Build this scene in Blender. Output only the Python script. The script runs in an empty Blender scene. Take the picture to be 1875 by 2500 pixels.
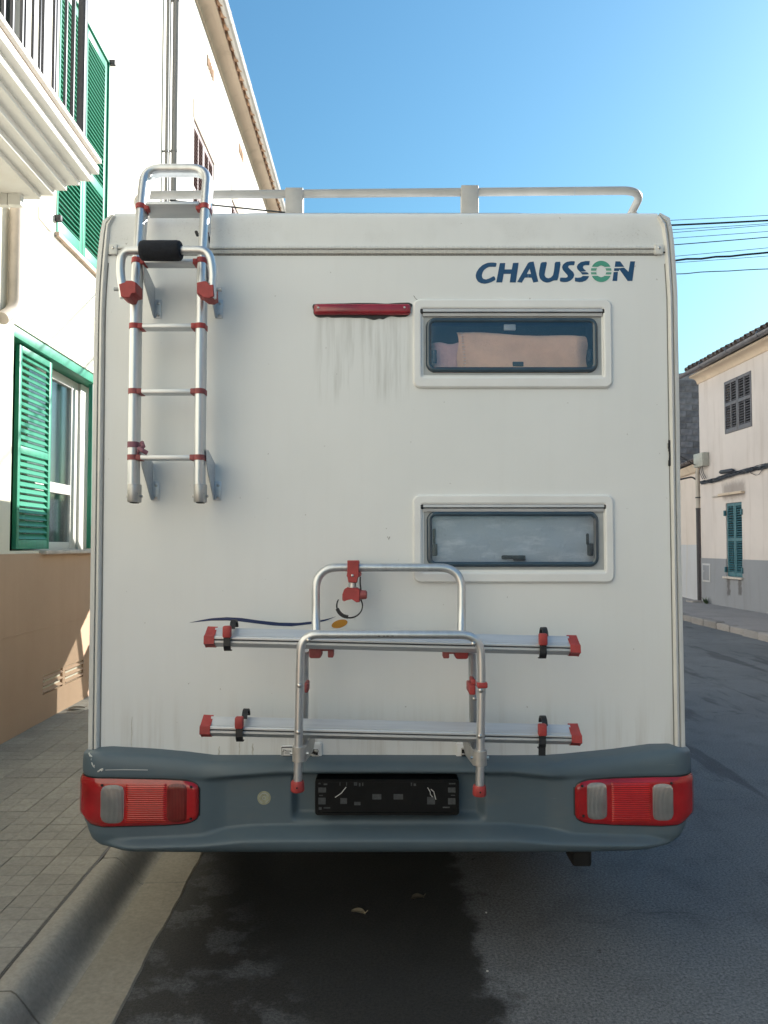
import bpy, bmesh, math, random
from mathutils import Vector, Matrix, Euler
random.seed(7)
scene = bpy.context.scene
COL = scene.collection
R = math.radians

# ------------------------------------------------------------------ camera, sky, sun, exposure
F, CX, CY = 1880.0, 937.5, 1250.0          # lens of the photograph in its own pixels
CAMZ, PITCH, YAW = 1.5, math.atan(80 / 1880), R(1.38)
cam_d = bpy.data.cameras.new('camera'); cam = bpy.data.objects.new('camera', cam_d); COL.objects.link(cam)
cam.location = (0, 0, CAMZ); cam.rotation_euler = (R(90) + PITCH, 0, -YAW)
cam_d.sensor_fit = 'HORIZONTAL'; cam_d.sensor_width = 36; cam_d.lens = 36 * F / 1875
cam_d.clip_start = 0.05; cam_d.clip_end = 2000
scene.camera = cam

SUN = Vector((1.0, 0.78, 0.575)).normalized()        # towards the sun
world = bpy.data.worlds.new('World'); scene.world = world; world.use_nodes = True
wn = world.node_tree; wn.nodes.clear()
sky = wn.nodes.new('ShaderNodeTexSky'); sky.sky_type = 'NISHITA'; sky.sun_disc = False
sky.sun_elevation = math.asin(SUN.z); sky.sun_rotation = math.atan2(SUN.x, SUN.y)
sky.air_density = 1.8; sky.dust_density = 0.95; sky.ozone_density = 8.0
bg = wn.nodes.new('ShaderNodeBackground'); bg.inputs[1].default_value = 0.084
wo = wn.nodes.new('ShaderNodeOutputWorld')
tint = wn.nodes.new('ShaderNodeMix'); tint.data_type = 'RGBA'; tint.blend_type = 'MULTIPLY'; tint.inputs[0].default_value = 1.0
tint.inputs[7].default_value = (0.85, 1.06, 1.0, 1.0)      # the phone's white balance: a slightly more cyan sky
wn.links.new(sky.outputs[0], tint.inputs[6]); wn.links.new(tint.outputs[2], bg.inputs[0]); wn.links.new(bg.outputs[0], wo.inputs[0])
sd = bpy.data.lights.new('sun', 'SUN'); sd.energy = 5.0; sd.angle = R(0.5); sd.color = (1.0, 0.965, 0.915)
so = bpy.data.objects.new('sun', sd); COL.objects.link(so)
so.rotation_euler = SUN.to_track_quat('Z', 'Y').to_euler(); so.location = SUN * 60
vs = scene.view_settings
vs.view_transform = 'Standard'; vs.look = 'None'; vs.gamma = 1.0; vs.use_curve_mapping = False
vs.exposure = 1.11
scene.cycles.max_bounces = 8; scene.cycles.diffuse_bounces = 4
scene.cycles.use_denoising = True
scene.cycles.use_adaptive_sampling = True; scene.cycles.adaptive_threshold = 0.015

# ------------------------------------------------------------------ pixel helpers (photo pixels 1875 x 2500)
def ray(px, py):
    u, v = (px - CX) / F, (CY - py) / F
    return Vector((u, math.cos(PITCH) - v * math.sin(PITCH), math.sin(PITCH) + v * math.cos(PITCH)))
def V(px, py, Y):                       # vehicle frame: point at depth Y
    d = ray(px, py); t = Y / d.y
    return Vector((d.x * t, Y, CAMZ + d.z * t))
ROT = Matrix.Rotation(-YAW, 3, 'Z')
def Sx(px, py, X):                      # street frame: point on the plane x = X
    d = ROT @ ray(px, py); t = X / d.x
    return Vector((X, d.y * t, CAMZ + d.z * t))
def Sy(px, py, Y):
    d = ROT @ ray(px, py); t = Y / d.y
    return Vector((d.x * t, Y, CAMZ + d.z * t))
def Sz(px, py, Z):
    d = ROT @ ray(px, py); t = (Z - CAMZ) / d.z
    return Vector((d.x * t, d.y * t, Z))

# ------------------------------------------------------------------ materials
def newmat(name):
    m = bpy.data.materials.new(name); m.use_nodes = True
    nt = m.node_tree; return m, nt, nt.nodes['Principled BSDF']
def node(nt, t, **k):
    n = nt.nodes.new(t)
    for a, b in k.items(): setattr(n, a, b)
    return n
def ramp(nt, src, p0, p1, c0=(0, 0, 0, 1), c1=(1, 1, 1, 1)):
    r = node(nt, 'ShaderNodeValToRGB'); e = r.color_ramp.elements
    e[0].position = p0; e[1].position = p1; e[0].color = c0; e[1].color = c1
    nt.links.new(src, r.inputs[0]); return r.outputs[0]
def mixc(nt, fac, a, b, mode='MIX'):
    n = node(nt, 'ShaderNodeMix', data_type='RGBA', blend_type=mode)
    for k, s in ((0, fac), (6, a), (7, b)):
        if hasattr(s, 'is_linked') or hasattr(s, 'node'): nt.links.new(s, n.inputs[k])
        else: n.inputs[k].default_value = s if k == 0 else (tuple(s) + (1,))[:4]
    return n.outputs[2]
def noise(nt, vec, scale, detail=4, rough=0.6):
    n = node(nt, 'ShaderNodeTexNoise'); n.inputs['Scale'].default_value = scale
    n.inputs['Detail'].default_value = detail; n.inputs['Roughness'].default_value = rough
    if vec is not None: nt.links.new(vec, n.inputs['Vector'])
    return n.outputs['Fac']
def scaled(nt, vec, s):
    n = node(nt, 'ShaderNodeMapping'); n.inputs['Scale'].default_value = s
    nt.links.new(vec, n.inputs['Vector']); return n.outputs[0]
def math_(nt, op, a, b=None, clamp=False):
    n = node(nt, 'ShaderNodeMath', operation=op, use_clamp=clamp)
    for i, s in enumerate((a, b)):
        if s is None: continue
        if hasattr(s, 'node'): nt.links.new(s, n.inputs[i])
        else: n.inputs[i].default_value = s
    return n.outputs[0]
def bump(nt, b, h, strength, dist=0.01):
    n = node(nt, 'ShaderNodeBump'); n.inputs['Strength'].default_value = strength; n.inputs['Distance'].default_value = dist
    nt.links.new(h, n.inputs['Height']); nt.links.new(n.outputs[0], b.inputs['Normal'])
def objco(nt): return node(nt, 'ShaderNodeTexCoord').outputs['Object']
def band(nt, v, a, b, w):               # 1 between a and b with soft edges w
    m1 = node(nt, 'ShaderNodeMapRange', interpolation_type='SMOOTHSTEP'); m1.inputs[1].default_value = a - w; m1.inputs[2].default_value = a + w
    m2 = node(nt, 'ShaderNodeMapRange', interpolation_type='SMOOTHSTEP'); m2.inputs[1].default_value = b - w; m2.inputs[2].default_value = b + w
    m2.inputs[3].default_value = 1; m2.inputs[4].default_value = 0
    nt.links.new(v, m1.inputs[0]); nt.links.new(v, m2.inputs[0])
    return math_(nt, 'MULTIPLY', m1.outputs[0], m2.outputs[0])
def plain(name, col, rough=0.5, metal=0.0, var=0.12, scale=8.0, bmp=0.0, bscale=60.0, stretch=None, rnd=0.0, coat=0.0, spec=None):
    m, nt, b = newmat(name); co = objco(nt)
    v = scaled(nt, co, stretch) if stretch else co
    n = noise(nt, v, scale)
    lo = tuple(c * (1 - var) for c in col); hi = tuple(min(1, c * (1 + var)) for c in col)
    c = ramp(nt, n, 0.3, 0.7, lo + (1,), hi + (1,))
    if rnd:
        oi = node(nt, 'ShaderNodeObjectInfo').outputs['Random']
        f = ramp(nt, oi, 0, 1, (1 - rnd,) * 3 + (1,), (1 + rnd,) * 3 + (1,))
        c = mixc(nt, 1.0, c, f, 'MULTIPLY')
    nt.links.new(c, b.inputs['Base Color'])
    b.inputs['Roughness'].default_value = rough; b.inputs['Metallic'].default_value = metal
    b.inputs['Coat Weight'].default_value = coat
    if spec is not None: b.inputs['Specular IOR Level'].default_value = spec
    if bmp: bump(nt, b, noise(nt, co, bscale, 3), bmp, 0.004)
    return m
def stucco(name, col, stain=(0.3, 0.25, 0.2), amount=0.25, bscale=55, bstr=0.25, streak=True):
    m, nt, b = newmat(name); co = objco(nt)
    n1 = noise(nt, co, 0.9, 5); n2 = noise(nt, scaled(nt, co, (2.2, 2.2, 0.25)), 1.6, 5)
    c = mixc(nt, ramp(nt, n1, 0.35, 0.75), col, tuple(x * 0.88 for x in col))
    f = math_(nt, 'MULTIPLY', ramp(nt, n2, 0.52, 0.78), amount)
    c = mixc(nt, f, c, stain) if streak else c
    nt.links.new(c, b.inputs['Base Color']); b.inputs['Roughness'].default_value = 0.9
    b.inputs['Specular IOR Level'].default_value = 0.2
    bump(nt, b, noise(nt, co, bscale, 4), bstr, 0.006)
    return m

M = {}
# van skin: off-white, grime speckle on the roof cap, run-off streaks
def van_skin():
    m, nt, b = newmat('van_white'); co = objco(nt)
    sp = node(nt, 'ShaderNodeSeparateXYZ'); nt.links.new(co, sp.inputs[0]); x, z = sp.outputs[0], sp.outputs[2]
    c = mixc(nt, ramp(nt, noise(nt, co, 1.7, 3), 0.35, 0.7), (0.775, 0.790, 0.785), (0.74, 0.755, 0.747))
    fine = ramp(nt, noise(nt, scaled(nt, co, (26, 26, 1.6)), 1.0, 4), 0.5, 0.82)          # vertical runs
    allover = math_(nt, 'MULTIPLY', fine, 0.04)
    c = mixc(nt, allover, c, (0.40, 0.38, 0.33))
    # streaks below the high brake light
    bz = V(800, 775, 2.9).z
    reg = math_(nt, 'MULTIPLY', band(nt, x, V(775, 800, 2.9).x, V(1003, 800, 2.9).x, 0.03), band(nt, z, bz - 0.30, bz + 0.01, 0.06))
    run = ramp(nt, noise(nt, scaled(nt, co, (34, 34, 2.2)), 1.0, 4), 0.44, 0.70)
    c = mixc(nt, math_(nt, 'MULTIPLY', math_(nt, 'MULTIPLY', reg, run), 0.5), c, (0.34, 0.34, 0.31))
    # grime above the bumper
    reg2 = band(nt, z, 0.5, 0.86, 0.13)
    run2 = ramp(nt, noise(nt, scaled(nt, co, (17, 17, 1.0)), 1.0, 5), 0.50, 0.74)
    c = mixc(nt, math_(nt, 'MULTIPLY', math_(nt, 'MULTIPLY', reg2, run2), 0.5), c, (0.36, 0.31, 0.24))
    # speckled mould on the roof cap
    reg3 = band(nt, z, V(900, 600, 2.9).z, V(900, 530, 2.9).z, 0.04)
    spk = ramp(nt, noise(nt, co, 95, 3, 0.8), 0.56, 0.70); big = ramp(nt, noise(nt, co, 3.5, 3), 0.42, 0.62)
    c = mixc(nt, math_(nt, 'MULTIPLY', math_(nt, 'MULTIPLY', reg3, big), math_(nt, 'ADD', math_(nt, 'MULTIPLY', spk, 0.45), 0.16)), c, (0.30, 0.29, 0.26))
    dots = ramp(nt, noise(nt, co, 42, 2, 0.5), 0.735, 0.76)                                # stray specks
    c = mixc(nt, math_(nt, 'MULTIPLY', dots, 0.5), c, (0.22, 0.2, 0.17))
    nt.links.new(c, b.inputs['Base Color']); b.inputs['Roughness'].default_value = 0.32
    b.inputs['Specular IOR Level'].default_value = 0.4
    bump(nt, b, noise(nt, co, 2.2, 2), 0.10, 0.02)
    return m
M['white'] = van_skin()
M['trim'] = plain('van_trim', (0.66, 0.66, 0.635), 0.4, 0, 0.10, 6, stretch=(20, 20, 1.2))
M['trimline'] = plain('trim_groove', (0.20, 0.20, 0.19), 0.7, 0, 0.4, 10, stretch=(20, 20, 1))
M['sealant'] = plain('old_sealant', (0.26, 0.255, 0.24), 0.8, 0, 0.5, 22, bmp=0.5)
M['blackseal'] = plain('black_sealant', (0.015, 0.015, 0.017), 0.5, 0, 0.3, 30, bmp=0.6, bscale=90)
M['winframe'] = plain('window_frame_white', (0.76, 0.77, 0.765), 0.4, 0, 0.05, 5)
M['gasket'] = plain('window_gasket_grey', (0.40, 0.42, 0.43), 0.35, 0, 0.10, 12)
M['hinge'] = plain('hinge_rail_grey', (0.55, 0.56, 0.57), 0.4, 0.2, 0.06, 12)
M['border'] = plain('pane_border_blue', (0.045, 0.070, 0.095), 0.12, 0, 0.15, 10, coat=0.3)
M['alu'] = plain('aluminium', (0.62, 0.635, 0.645), 0.36, 0.8, 0.08, 40, stretch=(1, 1, 0.05), bmp=0.03, bscale=220)
M['aluflat'] = plain('aluminium_extrusion', (0.62, 0.64, 0.66), 0.45, 0.6, 0.08, 14, stretch=(0.2, 4, 4))
M['aludull'] = plain('aluminium_cast', (0.50, 0.49, 0.47), 0.5, 0.7, 0.12, 30, bmp=0.1)
M['railwhite'] = plain('rail_grey_white', (0.42, 0.41, 0.39), 0.5, 0.1, 0.10, 10)
M['steel'] = plain('bolt_steel', (0.55, 0.54, 0.52), 0.3, 0.95, 0.1, 30)
M['red'] = plain('red_plastic', (0.35, 0.044, 0.042), 0.55, 0, 0.20, 25, bmp=0.05)
M['redfade'] = plain('faded_red_plastic', (0.30, 0.075, 0.075), 0.6, 0, 0.25, 25)
M['mauve'] = plain('mauve_strap', (0.24, 0.10, 0.13), 0.7, 0, 0.2, 30)
M['black'] = plain('black_rubber', (0.012, 0.013, 0.016), 0.55, 0, 0.3, 30, bmp=0.08)
M['foam'] = plain('black_foam', (0.010, 0.012, 0.018), 0.9, 0, 0.3, 60, bmp=0.4, bscale=200)
M['blue'] = plain('decal_blue', (0.013, 0.068, 0.165), 0.4, 0, 0.08, 40)
M['navy'] = plain('decal_navy', (0.008, 0.026, 0.105), 0.4, 0, 0.08, 40)
M['green'] = plain('decal_green', (0.075, 0.330, 0.235), 0.4, 0, 0.06, 40)
M['mint'] = plain('decal_pale_green', (0.13, 0.36, 0.27), 0.4, 0, 0.06, 40)
M['orange'] = plain('decal_orange', (0.52, 0.235, 0.02), 0.45, 0, 0.06, 40)
M['sticker'] = plain('round_sticker', (0.30, 0.31, 0.22), 0.6, 0, 0.25, 60)
M['plate'] = plain('plate_holder_black', (0.004, 0.0045, 0.005), 0.5, 0, 0.3, 30, bmp=0.15, bscale=120, spec=0.25)
M['platepad'] = plain('plate_pad_grey', (0.06, 0.065, 0.068), 0.7, 0, 0.3, 80)
M['scuff'] = plain('white_scuff', (0.62, 0.62, 0.58), 0.7, 0, 0.1, 30)
M['drip'] = plain('dried_drip', (0.56, 0.55, 0.50), 0.7, 0, 0.25, 40)
M['under'] = plain('underbody_black', (0.012, 0.012, 0.012), 0.8, 0, 0.3, 10)
M['tyre'] = plain('tyre_rubber', (0.015, 0.015, 0.015), 0.85, 0, 0.2, 20, bmp=0.2)
M['interior'] = plain('van_interior', (0.10, 0.09, 0.08), 0.8, 0, 0.2, 5)

def bumper_mat():
    m, nt, b = newmat('bumper_grey'); co = objco(nt)
    c = mixc(nt, ramp(nt, noise(nt, co, 3.0, 4), 0.35, 0.7), (0.094, 0.134, 0.160), (0.081, 0.117, 0.142))
    d = ramp(nt, noise(nt, scaled(nt, co, (3, 3, 9)), 2.0, 5), 0.55, 0.8)
    c = mixc(nt, math_(nt, 'MULTIPLY', d, 0.30), c, (0.15, 0.155, 0.15))
    s = ramp(nt, noise(nt, scaled(nt, co, (3, 3, 60)), 3.0, 3, 0.7), 0.70, 0.74)
    c = mixc(nt, math_(nt, 'MULTIPLY', s, 0.35), c, (0.24, 0.26, 0.27))
    nt.links.new(c, b.inputs['Base Color']); b.inputs['Roughness'].default_value = 0.48
    bump(nt, b, noise(nt, co, 260, 2), 0.12, 0.002)
    return m
M['bumper'] = bumper_mat()

def lens(name, col, ribs=None, rough=0.12, trans=0.0):
    m, nt, b = newmat(name); co = objco(nt)
    n = noise(nt, co, 9, 3)
    c = ramp(nt, n, 0.3, 0.7, tuple(x * 0.72 for x in col) + (1,), tuple(min(1, x * 1.25) for x in col) + (1,))
    nt.links.new(c, b.inputs['Base Color']); b.inputs['Roughness'].default_value = rough
    b.inputs['Coat Weight'].default_value = 0.5; b.inputs['Coat Roughness'].default_value = 0.06
    b.inputs['Subsurface Weight'].default_value = trans; b.inputs['Subsurface Radius'].default_value = (0.02, 0.004, 0.003)
    if ribs:
        w = node(nt, 'ShaderNodeTexWave', wave_type='BANDS', bands_direction=ribs[0]); w.inputs['Scale'].default_value = ribs[1]
        nt.links.new(co, w.inputs['Vector']); bump(nt, b, w.outputs['Fac'], ribs[2], 0.003)
        cc = mixc(nt, w.outputs['Fac'], c, tuple(x * 0.55 for x in col)); nt.links.new(cc, b.inputs['Base Color'])
    return m
M['lensred'] = lens('lens_red', (0.36, 0.010, 0.012))
M['lensrib'] = lens('lens_red_ribbed', (0.60, 0.016, 0.010), ('Z', 42, 0.5))
M['lensamber'] = lens('lens_orange_red', (0.62, 0.050, 0.016))
M['lenssmoke'] = lens('lens_dark_red', (0.20, 0.018, 0.014), ('X', 60, 0.3))
M['lensclear'] = lens('lens_clear', (0.72, 0.72, 0.70), ('X', 70, 1.0), 0.18)
M['lensclear'].node_tree.nodes['Principled BSDF'].inputs['Metallic'].default_value = 0.6
M['brakelens'] = lens('brake_lens', (0.30, 0.018, 0.030), None, 0.25)

def glass(name, tint, refl=0.16, rough=0.03, gcol=(1, 1, 1)):
    m = bpy.data.materials.new(name); m.use_nodes = True; nt = m.node_tree; nt.nodes.clear()
    t = node(nt, 'ShaderNodeBsdfTransparent'); t.inputs[0].default_value = tint + (1,)
    g = node(nt, 'ShaderNodeBsdfGlossy'); g.inputs['Roughness'].default_value = rough; g.inputs[0].default_value = gcol + (1,)
    lw = node(nt, 'ShaderNodeLayerWeight'); lw.inputs[0].default_value = 0.35
    f = math_(nt, 'ADD', math_(nt, 'MULTIPLY', lw.outputs['Fresnel'], 0.5), refl, True)
    mx = node(nt, 'ShaderNodeMixShader'); o = node(nt, 'ShaderNodeOutputMaterial')
    nt.links.new(f, mx.inputs[0]); nt.links.new(t.outputs[0], mx.inputs[1]); nt.links.new(g.outputs[0], mx.inputs[2]); nt.links.new(mx.outputs[0], o.inputs[0])
    return m
M['acrylic'] = glass('acrylic_pane', (0.93, 0.96, 1.0), 0.09, 0.2, (0.72, 0.85, 1.0))
M['glass'] = glass('window_glass', (0.70, 0.74, 0.76), 0.03, 0.06)
M['carglass'] = glass('cab_glass', (0.92, 0.95, 0.93), 0.04, 0.02)

def blanket(name, col):
    m, nt, b = newmat(name); co = objco(nt)
    n = noise(nt, co, 130, 3); big = noise(nt, co, 9, 3)
    c = mixc(nt, ramp(nt, big, 0.3, 0.7), col, tuple(x * 0.8 for x in col))
    nt.links.new(c, b.inputs['Base Color']); b.inputs['Roughness'].default_value = 1.0
    b.inputs['Sheen Weight'].default_value = 0.3; bump(nt, b, n, 0.6, 0.006); return m
M['blanket'] = blanket('peach_blanket', (0.92, 0.58, 0.40)); M['blanket2'] = blanket('pink_blanket', (0.85, 0.52, 0.50))
M['stitch'] = plain('pale_stitching', (0.75, 0.62, 0.55), 0.9)
def mesh_blind():
    m, nt, b = newmat('insect_screen'); co = objco(nt)
    w1 = node(nt, 'ShaderNodeTexWave', bands_direction='X'); w1.inputs['Scale'].default_value = 130
    w2 = node(nt, 'ShaderNodeTexWave', bands_direction='Z'); w2.inputs['Scale'].default_value = 130
    for w in (w1, w2): nt.links.new(co, w.inputs['Vector'])
    cr = ramp(nt, noise(nt, scaled(nt, co, (5, 5, 16)), 1.7, 7, 0.72), 0.50, 0.80)
    c = mixc(nt, cr, (0.50, 0.56, 0.62), (0.84, 0.86, 0.88))
    wv = math_(nt, 'MULTIPLY', w1.outputs['Fac'], w2.outputs['Fac'])
    c = mixc(nt, math_(nt, 'MULTIPLY', wv, 0.3), c, (0.12, 0.13, 0.15))
    nt.links.new(c, b.inputs['Base Color']); b.inputs['Roughness'].default_value = 0.6
    bump(nt, b, noise(nt, co, 14, 5), 0.5, 0.02); return m
M['blind'] = mesh_blind()

# street
M['cream'] = stucco('cream_render', (0.80, 0.755, 0.63), (0.62, 0.55, 0.42), 0.18)
M['white_render'] = stucco('white_render', (0.82, 0.79, 0.72), (0.60, 0.50, 0.38), 0.25)
M['tan'] = stucco('tan_dado', (0.57, 0.385, 0.265), (0.44, 0.28, 0.18), 0.25)
M['beige'] = stucco('beige_surround', (0.66, 0.58, 0.46), (0.5, 0.4, 0.3), 0.3)
M['cornice'] = stucco('cornice_plaster', (0.66, 0.53, 0.41), (0.40, 0.31, 0.23), 0.55)
M['peach'] = stucco('peach_render', (0.68, 0.605, 0.565), (0.42, 0.34, 0.29), 0.5)
def smudge(m, boxes, col, w, amt):
    nt = m.node_tree; b = nt.nodes['Principled BSDF']; co = objco(nt); sp = node(nt, 'ShaderNodeSeparateXYZ'); nt.links.new(co, sp.inputs[0])
    wob = math_(nt, 'MULTIPLY', math_(nt, 'SUBTRACT', noise(nt, co, 9, 4), 0.5), 0.16)
    src = b.inputs['Base Color'].links[0].from_socket
    for y0, y1, z0, z1 in boxes:
        f = math_(nt, 'MULTIPLY', band(nt, math_(nt, 'ADD', sp.outputs[1], wob), y0, y1, w), band(nt, math_(nt, 'ADD', sp.outputs[2], wob), z0, z1, w))
        src = mixc(nt, math_(nt, 'MULTIPLY', f, amt), src, col)
    nt.links.new(src, b.inputs['Base Color'])
M['greydado'] = stucco('grey_cement', (0.30, 0.305, 0.325), (0.19, 0.18, 0.185), 0.4)
M['palegrey'] = stucco('pale_grey_paint', (0.55, 0.54, 0.55), (0.52, 0.42, 0.30), 0.5)
M['oldwhite'] = stucco('old_white_render', (0.70, 0.60, 0.53), (0.45, 0.34, 0.24), 0.4)
M['block'] = plain('concrete_block', (0.20, 0.185, 0.185), 0.95, 0, 0.35, 5, bmp=0.4, rnd=0.22)
M['mortar'] = plain('mortar', (0.27, 0.26, 0.255), 0.95, 0, 0.35, 6)
M['shutter'] = plain('green_shutter', (0.045, 0.275, 0.17), 0.42, 0, 0.12, 6, stretch=(6, 6, 1))
M['reveal'] = plain('green_reveal', (0.075, 0.22, 0.10), 0.6, 0, 0.2, 6)
M['brown'] = plain('brown_shutter', (0.19, 0.115, 0.105), 0.5, 0, 0.2, 8)
M['greyshutter'] = plain('grey_shutter', (0.130, 0.125, 0.140), 0.6, 0, 0.2, 8, stretch=(5, 5, 1))
M['teal'] = plain('teal_shutter', (0.040, 0.135, 0.165), 0.5, 0, 0.2, 8, stretch=(5, 5, 1))
M['dark'] = plain('dark_room', (0.02, 0.022, 0.025), 0.8)
M['pvc'] = plain('white_pvc', (0.62, 0.60, 0.55), 0.35, 0, 0.05, 6)
M['curtain'] = plain('net_curtain', (0.46, 0.48, 0.50), 0.9, 0, 0.3, 3, stretch=(1, 30, 0.3))
M['stone'] = plain('sill_stone', (0.55, 0.48, 0.42), 0.7, 0, 0.15, 12, bmp=0.1)
M['slabwhite'] = stucco('balcony_plaster', (0.78, 0.75, 0.69), (0.5, 0.42, 0.33), 0.25)
M['slabtan'] = plain('balcony_edge_tile', (0.46, 0.35, 0.27), 0.6, 0, 0.25, 10)
M['railing'] = plain('railing_grey', (0.075, 0.075, 0.085), 0.45, 0.2, 0.1, 10)
M['pipe'] = plain('grey_pipe', (0.25, 0.235, 0.215), 0.5, 0, 0.12, 6, stretch=(3, 3, 0.5))
M['creampipe'] = plain('painted_pipe', (0.46, 0.40, 0.34), 0.6, 0, 0.15, 6)
M['darkpipe'] = plain('cast_iron_pipe', (0.055, 0.05, 0.055), 0.6, 0.2, 0.2, 12)
M['terracotta'] = plain('terracotta_tile', (0.44, 0.27, 0.17), 0.85, 0, 0.25, 9, bmp=0.3, rnd=0.25)
M['oldtile'] = plain('weathered_roof_tile', (0.17, 0.14, 0.13), 0.9, 0, 0.35, 9, bmp=0.3, rnd=0.3)
M['gutter'] = plain('zinc_gutter', (0.60, 0.57, 0.53), 0.5, 0.15, 0.12, 4, stretch=(3, 0.6, 3))
M['oldgutter'] = plain('old_zinc_gutter', (0.165, 0.155, 0.165), 0.5, 0.3, 0.25, 5)
M['cable'] = plain('black_cable', (0.016, 0.018, 0.022), 0.6, 0, 0.2, 20)
M['bundle'] = plain('cable_bundle', (0.030, 0.033, 0.045), 0.6, 0, 0.3, 20)
M['boxgrey'] = plain('junction_box_grey', (0.42, 0.41, 0.36), 0.5, 0, 0.12, 15)
M['leaf'] = plain('dry_leaf', (0.30, 0.25, 0.17), 0.8, 0, 0.25, 60)
M['leafdark'] = plain('rotten_leaf', (0.10, 0.085, 0.06), 0.8, 0, 0.3, 60)
M['weed'] = plain('weed_green', (0.05, 0.08, 0.03), 0.7, 0, 0.3, 30)

def asphalt():
    m, nt, b = newmat('asphalt'); co = objco(nt)
    sp = node(nt, 'ShaderNodeSeparateXYZ'); nt.links.new(co, sp.inputs[0]); x, y = sp.outputs[0], sp.outputs[1]
    grain = math_(nt, 'ADD', math_(nt, 'MULTIPLY', noise(nt, co, 230, 3, 0.7), 0.5), math_(nt, 'MULTIPLY', noise(nt, co, 95, 2, 0.6), 0.5)); big = noise(nt, co, 0.7, 5); mid = noise(nt, co, 4.0, 5)
    c = ramp(nt, grain, 0.36, 0.66, (0.058, 0.062, 0.067, 1), (0.275, 0.282, 0.286, 1))
    c = mixc(nt, ramp(nt, big, 0.35, 0.68), c, mixc(nt, 1.0, c, (0.72, 0.72, 0.74), 'MULTIPLY'))
    c = mixc(nt, math_(nt, 'MULTIPLY', ramp(nt, mid, 0.5, 0.72), 0.35), c, (0.050, 0.050, 0.052))
    # pale stone chips
    vor = node(nt, 'ShaderNodeTexVoronoi'); vor.inputs['Scale'].default_value = 95; nt.links.new(co, vor.inputs['Vector'])
    chip = math_(nt, 'MULTIPLY', ramp(nt, vor.outputs['Distance'], 0.08, 0.16, (1, 1, 1, 1), (0, 0, 0, 1)), ramp(nt, noise(nt, co, 60, 2), 0.56, 0.60))
    c = mixc(nt, math_(nt, 'MULTIPLY', chip, 0.5), c, (0.30, 0.29, 0.27))
    # tar patches along the far kerb (streaks that follow the street)
    far = ramp(nt, noise(nt, scaled(nt, co, (3.0, 0.45, 1)), 1.0, 5), 0.56, 0.62)
    c = mixc(nt, math_(nt, 'MULTIPLY', math_(nt, 'MULTIPLY', far, band(nt, x, 1.9, 7, 0.6)), 0.6), c, (0.035, 0.036, 0.040))
    # big wet / oil stain behind and below the vehicle, with ragged edges and dry islands; its tone also paints in the shade under the van
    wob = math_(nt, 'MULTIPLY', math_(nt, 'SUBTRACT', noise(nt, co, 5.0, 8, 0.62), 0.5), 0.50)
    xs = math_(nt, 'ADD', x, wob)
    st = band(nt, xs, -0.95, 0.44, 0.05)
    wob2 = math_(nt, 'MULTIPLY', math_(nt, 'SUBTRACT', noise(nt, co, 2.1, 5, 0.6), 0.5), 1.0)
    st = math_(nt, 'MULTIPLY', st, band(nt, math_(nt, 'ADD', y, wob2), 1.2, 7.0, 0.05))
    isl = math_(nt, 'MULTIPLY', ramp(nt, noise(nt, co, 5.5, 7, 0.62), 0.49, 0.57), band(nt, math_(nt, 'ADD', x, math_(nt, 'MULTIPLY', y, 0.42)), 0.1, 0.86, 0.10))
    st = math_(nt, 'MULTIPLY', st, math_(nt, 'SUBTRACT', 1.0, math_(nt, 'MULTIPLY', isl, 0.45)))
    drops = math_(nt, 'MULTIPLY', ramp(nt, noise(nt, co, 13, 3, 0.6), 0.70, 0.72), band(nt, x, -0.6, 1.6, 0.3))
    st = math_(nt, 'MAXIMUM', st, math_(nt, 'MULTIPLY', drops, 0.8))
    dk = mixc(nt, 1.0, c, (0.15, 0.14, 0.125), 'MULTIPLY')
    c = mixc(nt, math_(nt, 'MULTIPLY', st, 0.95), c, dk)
    # hairline cracks
    vc = node(nt, 'ShaderNodeTexVoronoi', feature='DISTANCE_TO_EDGE'); vc.inputs['Scale'].default_value = 0.8
    wv = node(nt, 'ShaderNodeVectorMath', operation='ADD'); nz = node(nt, 'ShaderNodeTexNoise'); nz.inputs['Scale'].default_value = 3.0; nt.links.new(co, nz.inputs['Vector'])
    sc_ = node(nt, 'ShaderNodeVectorMath', operation='SCALE'); sc_.inputs['Scale'].default_value = 0.55; nt.links.new(nz.outputs['Color'], sc_.inputs[0])
    nt.links.new(co, wv.inputs[0]); nt.links.new(sc_.outputs[0], wv.inputs[1]); nt.links.new(wv.outputs[0], vc.inputs['Vector'])
    crk = math_(nt, 'MULTIPLY', ramp(nt, vc.outputs['Distance'], 0.003, 0.009, (1, 1, 1, 1), (0, 0, 0, 1)), ramp(nt, noise(nt, co, 1.1, 3), 0.48, 0.60))
    c = mixc(nt, math_(nt, 'MULTIPLY', crk, 0.4), c, (0.02, 0.02, 0.022))
    nt.links.new(c, b.inputs['Base Color'])
    nt.links.new(math_(nt, 'SUBTRACT', 0.88, math_(nt, 'MULTIPLY', st, 0.18)), b.inputs['Roughness'])
    bump(nt, b, grain, 0.55, 0.006); return m
M['asphalt'] = asphalt()
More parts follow.
